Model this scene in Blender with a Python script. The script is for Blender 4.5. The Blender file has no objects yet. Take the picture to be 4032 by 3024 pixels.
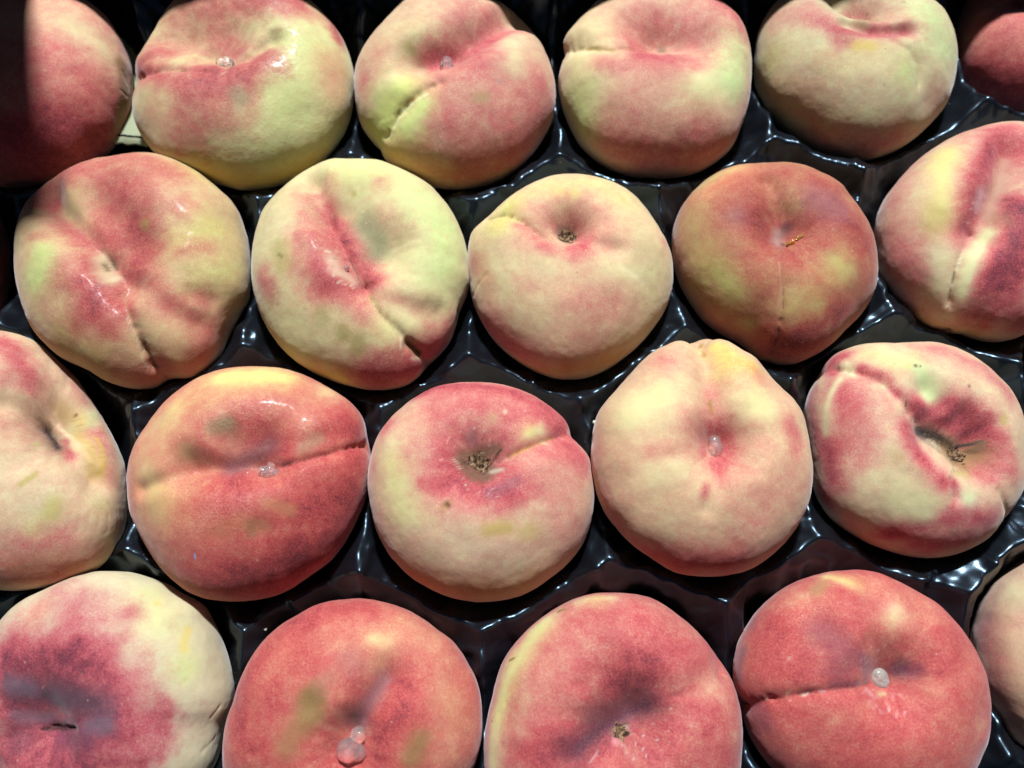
import bpy, math
import numpy as np
from mathutils import Vector

# ================= camera, light, exposure =================
sc = bpy.context.scene
TILT = math.radians(15)
CAM = Vector((0, -0.236*math.sin(TILT), 0.236*math.cos(TILT)))
cd = bpy.data.cameras.new('camera'); cam = bpy.data.objects.new('camera', cd); sc.collection.objects.link(cam)
cam.location = CAM; cam.rotation_euler = (TILT, 0, 0)
cd.sensor_width = 36; cd.lens = 0.75*36; cd.clip_start = 0.01; cd.clip_end = 10
cd.dof.use_dof = True; cd.dof.focus_distance = 0.222; cd.dof.aperture_fstop = 9.0
sc.camera = cam
sc.view_settings.view_transform = 'Standard'; sc.view_settings.look = 'None'
sc.view_settings.exposure = 0; sc.view_settings.gamma = 1
w = bpy.data.worlds.new('World'); sc.world = w; w.use_nodes = True
w.node_tree.nodes['Background'].inputs[0].default_value = (0.55, 0.70, 1.0, 1)
w.node_tree.nodes['Background'].inputs[1].default_value = 0.065
def lamp(name, az, zen, dist, sx, sy, power, col):
    """rectangular shop spotlight, aimed at the tray"""
    a, z = math.radians(az), math.radians(zen)
    d = Vector((math.sin(z)*math.sin(a), math.sin(z)*math.cos(a), math.cos(z)))
    l = bpy.data.lights.new(name, 'AREA'); l.shape = 'ELLIPSE'; l.size = sx; l.size_y = sy; l.energy = power; l.color = col
    o = bpy.data.objects.new(name, l); sc.collection.objects.link(o); o.location = d*dist
    o.rotation_euler = (-d).to_track_quat('-Z', 'Y').to_euler()
    return o
lamp('shop_spotlight', 3, 38, 1.8, 0.17, 0.12, 74.0, (0.95, 0.985, 1.0))
sc.cycles.max_bounces = 8

# ================= material helpers =================
def lin(c):
    return tuple(((v/255+0.055)/1.055)**2.4 if v > 10 else v/255/12.92 for v in c)
class NT:
    def __init__(s, name):
        s.m = bpy.data.materials.new(name); s.m.use_nodes = True; s.t = s.m.node_tree
        s.b = s.t.nodes['Principled BSDF']; s.out = s.t.nodes['Material Output']
    def n(s, typ, **kw):
        x = s.t.nodes.new(typ)
        for k, v in kw.items(): setattr(x, k, v)
        return x
    def put(s, sock, v):
        if hasattr(v, 'is_output') or isinstance(v, bpy.types.NodeSocket): s.t.links.new(v, sock)
        elif v is not None: sock.default_value = v
    def math(s, op, a, b=None, c=None, clamp=False):
        x = s.n('ShaderNodeMath', operation=op, use_clamp=clamp)
        s.put(x.inputs[0], a)
        if b is not None: s.put(x.inputs[1], b)
        if c is not None: s.put(x.inputs[2], c)
        return x.outputs[0]
    def noise(s, vec, scale, detail=4, rough=0.6, dist=0.0):
        x = s.n('ShaderNodeTexNoise'); s.put(x.inputs['Vector'], vec)
        x.inputs['Scale'].default_value = scale; x.inputs['Detail'].default_value = detail
        x.inputs['Roughness'].default_value = rough; x.inputs['Distortion'].default_value = dist
        return x.outputs['Fac']
    def attr(s, name): return s.n('ShaderNodeAttribute', attribute_name=name)
    def mix(s, f, a, b, mode='MIX'):
        x = s.n('ShaderNodeMix', data_type='RGBA', blend_type=mode)
        s.put(x.inputs[0], f); s.put(x.inputs[6], a); s.put(x.inputs[7], b)
        return x.outputs[2]
    def set(s, **kw):
        for k, v in kw.items(): s.put(s.b.inputs[k.replace('_', ' ')], v)

def skin_material():
    s = NT('peach_skin'); M = s.math
    tex = s.attr('tex').outputs['Vector']; stk = s.attr('streak').outputs['Vector']
    ground = s.attr('ground').outputs['Color']; blush = s.attr('blush').outputs['Fac']
    mark = s.attr('mark'); wet = s.attr('wet').outputs['Fac']
    wet = M('MULTIPLY', wet, M('MULTIPLY', M('SUBTRACT', s.noise(tex, 0.9, 4, 0.7), 0.37), 3.0, clamp=True))
    nm = s.noise(tex, 0.30, 6, 0.68); ns = s.noise(stk, 1.0, 5, 0.62); nf = s.noise(tex, 1.9, 3, 0.6); ng = s.noise(tex, 4.2, 2, 0.6)
    bl = M('MINIMUM', blush, 1.0)
    b = M('ADD', blush, M('MULTIPLY', M('SUBTRACT', nm, 0.5), M('ADD', M('MULTIPLY', bl, 0.95), 0.20)))
    b = M('ADD', b, M('MULTIPLY', M('SUBTRACT', ns, 0.5), M('ADD', M('MULTIPLY', bl, 1.1), 0.05)))
    b = M('ADD', b, M('MULTIPLY', M('SUBTRACT', nf, 0.5), M('ADD', M('MULTIPLY', bl, 1.25), 0.08)))
    b = M('ADD', b, M('MULTIPLY', M('SUBTRACT', ng, 0.5), M('ADD', M('MULTIPLY', bl, 0.95), 0.08)))
    b = M('MAXIMUM', M('SUBTRACT', b, 0.04), 0.0)
    over = M('MAXIMUM', M('SUBTRACT', b, 0.95), 0.0)
    sep = s.n('ShaderNodeSeparateColor'); s.put(sep.inputs[0], ground)
    def ch(sock, k, k2): return M('MULTIPLY', sock, M('EXPONENT', M('MULTIPLY', M('ADD', M('MULTIPLY', b, k), M('MULTIPLY', over, k2)), -1.0)))
    comb = s.n('ShaderNodeCombineColor')
    s.put(comb.inputs[0], ch(sep.outputs[0], 0.38, 1.25)); s.put(comb.inputs[1], ch(sep.outputs[1], 2.2, -0.3)); s.put(comb.inputs[2], ch(sep.outputs[2], 1.42, -0.2))
    col = comb.outputs[0]
    # broken edge on the marks
    ma = M('MULTIPLY', mark.outputs['Alpha'], M('ADD', 0.72, M('MULTIPLY', nf, 0.56)), clamp=True)
    col = s.mix(ma, col, mark.outputs['Color'])
    # down: tiny pale and dark flecks
    fl = M('MULTIPLY', M('SUBTRACT', s.noise(tex, 2.6, 3, 0.75), 0.46), 3.2, clamp=True)
    col = s.mix(M('MULTIPLY', fl, 0.11), col, (0.62, 0.55, 0.52, 1))
    dk = M('MULTIPLY', M('SUBTRACT', s.noise(tex, 2.6, 2, 0.5), 0.66), 5.0, clamp=True)
    col = s.mix(M('MULTIPLY', dk, M('ADD', 0.12, M('MULTIPLY', bl, 0.3))), col, (0.25, 0.07, 0.05, 1))
    # lenticels and freckles
    def specks(scale, rad, gate, colr, amt):
        nonlocal col
        v = s.n('ShaderNodeTexVoronoi'); s.put(v.inputs['Vector'], tex); v.inputs['Scale'].default_value = scale
        sp = s.n('ShaderNodeSeparateColor'); s.put(sp.inputs[0], v.outputs['Color'])
        on = M('GREATER_THAN', sp.outputs[0], gate)
        r_ = M('MULTIPLY', sp.outputs[1], rad)
        k = M('MULTIPLY', M('MULTIPLY', M('SUBTRACT', r_, v.outputs['Distance']), 14.0/rad*0.1, clamp=True), on)
        col = s.mix(M('MULTIPLY', k, amt), col, colr)
    specks(0.42, 0.16, 0.45, (0.62, 0.45, 0.38, 1), 0.45)
    specks(0.12, 0.060, 0.62, (0.16, 0.07, 0.03, 1), 0.75)
    s.set(Base_Color=col)
    r = M('SUBTRACT', 0.72, M('MULTIPLY', wet, 0.34))
    s.set(Roughness=r, Specular_IOR_Level=M('ADD', 0.22, M('MULTIPLY', wet, 0.5)))
    s.set(Sheen_Weight=M('SUBTRACT', 0.22, M('MULTIPLY', wet, 0.2)), Sheen_Roughness=0.42, Sheen_Tint=(0.93, 0.92, 1.0, 1))
    s.set(Subsurface_Weight=0.14, Subsurface_Radius=(1.0, 0.42, 0.22), Subsurface_Scale=0.0022)
    s.set(Coat_Weight=M('MULTIPLY', wet, 0.22), Coat_Roughness=0.2)
    h = M('ADD', M('MULTIPLY', s.noise(tex, 0.55, 4, 0.55), 0.16), M('MULTIPLY', s.noise(tex, 1.5, 3, 0.7), M('ADD', 0.10, M('MULTIPLY', wet, 0.55))))
    bp = s.n('ShaderNodeBump'); bp.inputs['Strength'].default_value = 0.6; bp.inputs['Distance'].default_value = 0.0006
    s.put(bp.inputs['Height'], h); s.put(s.b.inputs['Normal'], bp.outputs[0])
    return s.m
def gum_material(name, col, rough, trans):
    s = NT(name)
    g = s.n('ShaderNodeNewGeometry')
    s.set(Base_Color=(*col, 1), Roughness=rough, Transmission_Weight=trans, IOR=1.42)
    tc = s.n('ShaderNodeTexCoord')
    bp = s.n('ShaderNodeBump'); bp.inputs['Strength'].default_value = 0.5; bp.inputs['Distance'].default_value = 0.0006
    s.put(bp.inputs['Height'], s.noise(tc.outputs['Object'], 500, 3, 0.5)); s.put(s.b.inputs['Normal'], bp.outputs[0])
    return s.m
def scar_material():
    s = NT('dry_scar'); tc = s.n('ShaderNodeTexCoord').outputs['Object']
    f = s.noise(tc, 900, 5, 0.7)
    rmp = s.n('ShaderNodeValToRGB'); s.put(rmp.inputs[0], f)
    e = rmp.color_ramp.elements; e[0].position = 0.42; e[0].color = (*lin((40, 27, 20)), 1); e[1].position = 0.64; e[1].color = (*lin((160, 132, 104)), 1)
    e2 = rmp.color_ramp.elements.new(0.50); e2.color = (*lin((102, 78, 58)), 1)
    s.set(Base_Color=rmp.outputs[0], Roughness=0.9, Specular_IOR_Level=0.15)
    bp = s.n('ShaderNodeBump'); bp.inputs['Strength'].default_value = 0.8; bp.inputs['Distance'].default_value = 0.0004
    s.put(bp.inputs['Height'], f); s.put(s.b.inputs['Normal'], bp.outputs[0])
    return s.m
def plain(name, col, rough=0.8, spec=0.3, var=0.15, scale=150, bump=0.0002):
    s = NT(name); tc = s.n('ShaderNodeTexCoord').outputs['Object']
    f = s.noise(tc, scale, 5, 0.65)
    c = lin(col); lo = tuple(v*(1-var) for v in c); hi = tuple(min(1, v*(1+var)) for v in c)
    s.set(Base_Color=s.mix(f, (*lo, 1), (*hi, 1)), Roughness=rough, Specular_IOR_Level=spec)
    bp = s.n('ShaderNodeBump'); bp.inputs['Strength'].default_value = 0.5; bp.inputs['Distance'].default_value = bump
    s.put(bp.inputs['Height'], s.noise(tc, scale*4, 4, 0.6)); s.put(s.b.inputs['Normal'], bp.outputs[0])
    return s.m
def tray_material():
    s = NT('black_tray_plastic'); tc = s.n('ShaderNodeTexCoord').outputs['Object']
    f = s.noise(tc, 60, 4, 0.6)
    dust = s.math('MULTIPLY', s.math('SUBTRACT', s.noise(tc, 2600, 2, 0.5), 0.74), 9.0, clamp=True)
    dm = s.math('MULTIPLY', dust, s.math('MULTIPLY', s.math('SUBTRACT', s.noise(tc, 90, 3, 0.6), 0.42), 3.0, clamp=True))
    vo = s.n('ShaderNodeTexVoronoi'); s.put(vo.inputs['Vector'], tc); vo.inputs['Scale'].default_value = 300
    sp = s.n('ShaderNodeSeparateColor'); s.put(sp.inputs[0], vo.outputs['Color'])
    dot = s.math('MULTIPLY', s.math('MULTIPLY', s.math('SUBTRACT', s.math('MULTIPLY', sp.outputs[1], 0.075), vo.outputs['Distance']), 60, clamp=True), s.math('GREATER_THAN', sp.outputs[0], 0.5))
    dm = s.math('MAXIMUM', dm, dot)
    s.set(Base_Color=s.mix(s.math('MULTIPLY', dm, 0.55), (0.004, 0.0045, 0.0065, 1), (0.30, 0.31, 0.33, 1)))
    s.set(Roughness=s.math('ADD', 0.19, s.math('MULTIPLY', f, 0.22)), Specular_IOR_Level=0.85, Specular_Tint=(0.50, 0.75, 1.0, 1))
    h = s.math('ADD', s.math('MULTIPLY', s.noise(tc, 90, 2, 0.4), 0.6), s.math('MULTIPLY', s.noise(tc, 1500, 2, 0.5), 0.05))
    bp = s.n('ShaderNodeBump'); bp.inputs['Strength'].default_value = 0.35; bp.inputs['Distance'].default_value = 0.0012
    s.put(bp.inputs['Height'], h); s.put(s.b.inputs['Normal'], bp.outputs[0])
    return s.m

# ================= mesh helpers =================
def mesh(name, V, F, mat, parent=None, loc=None, smooth=True):
    me = bpy.data.meshes.new(name)
    me.from_pydata([tuple(v) for v in V], [], [tuple(f) for f in F]); me.update()
    if smooth: me.shade_smooth()
    me.materials.append(mat)
    o = bpy.data.objects.new(name, me); sc.collection.objects.link(o)
    if parent: o.parent = parent
    if loc is not None: o.location = loc
    return o
def mesh_np(name, V, Q, T3, mat, parent=None):
    me = bpy.data.meshes.new(name)
    me.vertices.add(len(V)); me.vertices.foreach_set('co', np.asarray(V, np.float32).ravel())
    nq, nt = len(Q), len(T3)
    me.loops.add(nq*4+nt*3); me.loops.foreach_set('vertex_index', np.concatenate([Q.ravel(), T3.ravel()]).astype(np.int32))
    me.polygons.add(nq+nt)
    me.polygons.foreach_set('loop_start', np.concatenate([np.arange(nq)*4, nq*4+np.arange(nt)*3]).astype(np.int32))
    me.polygons.foreach_set('use_smooth', np.ones(nq+nt, bool))
    me.update(calc_edges=True); me.validate()
    me.materials.append(mat)
    o = bpy.data.objects.new(name, me); sc.collection.objects.link(o)
    if parent: o.parent = parent
    return o
def tag(o, **kw):
    for k, v in kw.items(): o[k] = v
    return o
def attr_f(me, name, a):
    x = me.attributes.new(name, 'FLOAT', 'POINT'); x.data.foreach_set('value', np.asarray(a, np.float32))
def attr_v(me, name, a):
    x = me.attributes.new(name, 'FLOAT_VECTOR', 'POINT'); x.data.foreach_set('vector', np.asarray(a, np.float32).ravel())
def attr_c(me, name, a):
    x = me.attributes.new(name, 'FLOAT_COLOR', 'POINT'); x.data.foreach_set('color', np.asarray(a, np.float32).ravel())

# ---- shape core: shared by the fitting tool and scene.py -----------------------------
NK = 48
def vnoise(P, seed=0, octaves=3, rough=0.5):
    """value noise, P in lattice units, result about -1..1"""
    rng = np.random.default_rng(1234 + seed)
    L = rng.uniform(-1, 1, (32, 32, 32))
    out = np.zeros(len(P)); amp = 1.0; tot = 0.0; Q = P + 100.37
    for o in range(octaves):
        i = np.floor(Q).astype(int); f = Q - i; f = f*f*(3-2*f)
        i0 = i & 31; i1 = (i+1) & 31
        x0, y0, z0 = i0.T; x1, y1, z1 = i1.T; fx, fy, fz = f.T
        c = (L[x0,y0,z0]*(1-fx)+L[x1,y0,z0]*fx)*(1-fy) + (L[x0,y1,z0]*(1-fx)+L[x1,y1,z0]*fx)*fy
        d = (L[x0,y0,z1]*(1-fx)+L[x1,y0,z1]*fx)*(1-fy) + (L[x0,y1,z1]*(1-fx)+L[x1,y1,z1]*fx)*fy
        out += amp*(c*(1-fz)+d*fz); tot += amp; amp *= rough; Q = Q*2.03 + 7.7
    return out/tot*1.7
def grid_dirs(N, rows=12):
    """directions over a fruit: fine square cap over the top, skirt below. returns theta, phi, faces"""
    s = np.linspace(-1, 1, N+1); S, T = np.meshgrid(s, s, indexing='ij')
    r = np.maximum(abs(S), abs(T)); th = np.zeros_like(S)
    q = np.pi/4
    with np.errstate(divide='ignore', invalid='ignore'):
        a = np.where(abs(S) >= abs(T), q*T/S, q*(2 - S/T))
    a = np.nan_to_num(a)
    th = np.where(abs(S) >= abs(T), np.where(S >= 0, a, a+np.pi), np.where(T >= 0, a, a+np.pi))
    ph = np.pi/2 - r*math.radians(108)
    th = th.ravel(); ph = ph.ravel()
    idx = lambda i, j: i*(N+1)+j
    I, J = np.meshgrid(np.arange(N), np.arange(N), indexing='ij')
    F = np.stack([idx(I,J), idx(I+1,J), idx(I+1,J+1), idx(I,J+1)], -1).reshape(-1, 4)
    ring = [idx(i,0) for i in range(N)] + [idx(N,j) for j in range(N)] + [idx(i,N) for i in range(N,0,-1)] + [idx(0,j) for j in range(N,0,-1)]
    ring = np.array(ring); M = len(ring); base = len(th)
    THs, PHs = [th], [ph]; prev = ring; Fs = [F]
    for k in range(1, rows):
        p = math.radians(-18 - 72*k/rows)
        THs.append(th[ring]); PHs.append(np.full(M, p))
        cur = base + (k-1)*M + np.arange(M)
        Fs.append(np.stack([prev, cur, np.roll(cur,-1), np.roll(prev,-1)], -1)); prev = cur
    th = np.concatenate(THs+[[0.0]]); ph = np.concatenate(PHs+[[-np.pi/2]])
    last = len(th)-1
    tri = np.stack([prev, np.full(M, last), np.roll(prev,-1)], -1)
    return th, ph, np.concatenate(Fs), tri
def interp_R(R, th):
    R = np.asarray(R, float); n = len(R); t = (th/(2*np.pi)*n) % n; i = np.floor(t).astype(int) % n; f = t-np.floor(t)
    p0, p1, p2, p3 = R[(i-1)%n], R[i], R[(i+1)%n], R[(i+2)%n]
    return 0.5*((2*p1)+(-p0+p2)*f+(2*p0-5*p1+4*p2-p3)*f*f+(-p0+3*p1-3*p2+p3)*f**3)
def base_surface(th, ph, R, Ht, Hb):
    """millimetres, about the fruit's own centre"""
    cp = np.clip(np.cos(ph), 0, 1); sp = np.sin(ph)
    Rt = interp_R(R, th); Rm = float(np.mean(R))
    w = np.clip(cp/0.85, 0, 1); w = w*w*(3-2*w)
    rr = Rm + (Rt-Rm)*w
    rho = rr*cp**0.88
    z = np.where(sp > 0, Ht*np.abs(sp)**0.95, -Hb*np.abs(sp)**0.95)
    P = np.stack([rho*np.cos(th), rho*np.sin(th), z], -1)
    H = np.where(sp > 0, Ht, Hb)
    n = np.stack([P[:,0]/Rm**2, P[:,1]/Rm**2, P[:,2]/H**2], -1)
    n /= np.linalg.norm(n, axis=1)[:,None]+1e-12
    return P, n
def stroke_dist(P, pts):
    pts = np.asarray(pts, float).reshape(-1, 3)
    if len(pts) == 1: return np.linalg.norm(P-pts[0], axis=1)
    best = np.full(len(P), 1e9)
    for a, b in zip(pts[:-1], pts[1:]):
        ab = b-a; t = np.clip(((P-a)@ab)/(ab@ab+1e-9), 0, 1)
        best = np.minimum(best, np.linalg.norm(P-(a+t[:,None]*ab), axis=1))
    return best
def displace(P, n, disps, seed):
    D = np.zeros(len(P))
    warp = vnoise(P*0.12, seed, 3)
    G = np.zeros(len(P)); G4 = np.zeros(len(P))
    for pts, w, dep, kind in disps:
        d = stroke_dist(P, pts)
        if kind == 'v':
            d = np.abs(d + 0.12*w*vnoise(P*0.5, seed+3, 2)*np.exp(-d/w*0.5))
            D -= dep*np.exp(-d/w*1.6)
        elif dep < 0:
            D -= dep*np.exp(-(d/w)**2)
        else:
            d = d*(1+0.10*warp)
            G += (dep*np.exp(-(d/w)**2))**1.8
    D -= G**(1/1.8)
    D += 0.38*vnoise(P*0.07, seed+11, 2) + 0.07*vnoise(P*0.4, seed+12, 3)
    return P + n*D[:,None]


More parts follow.
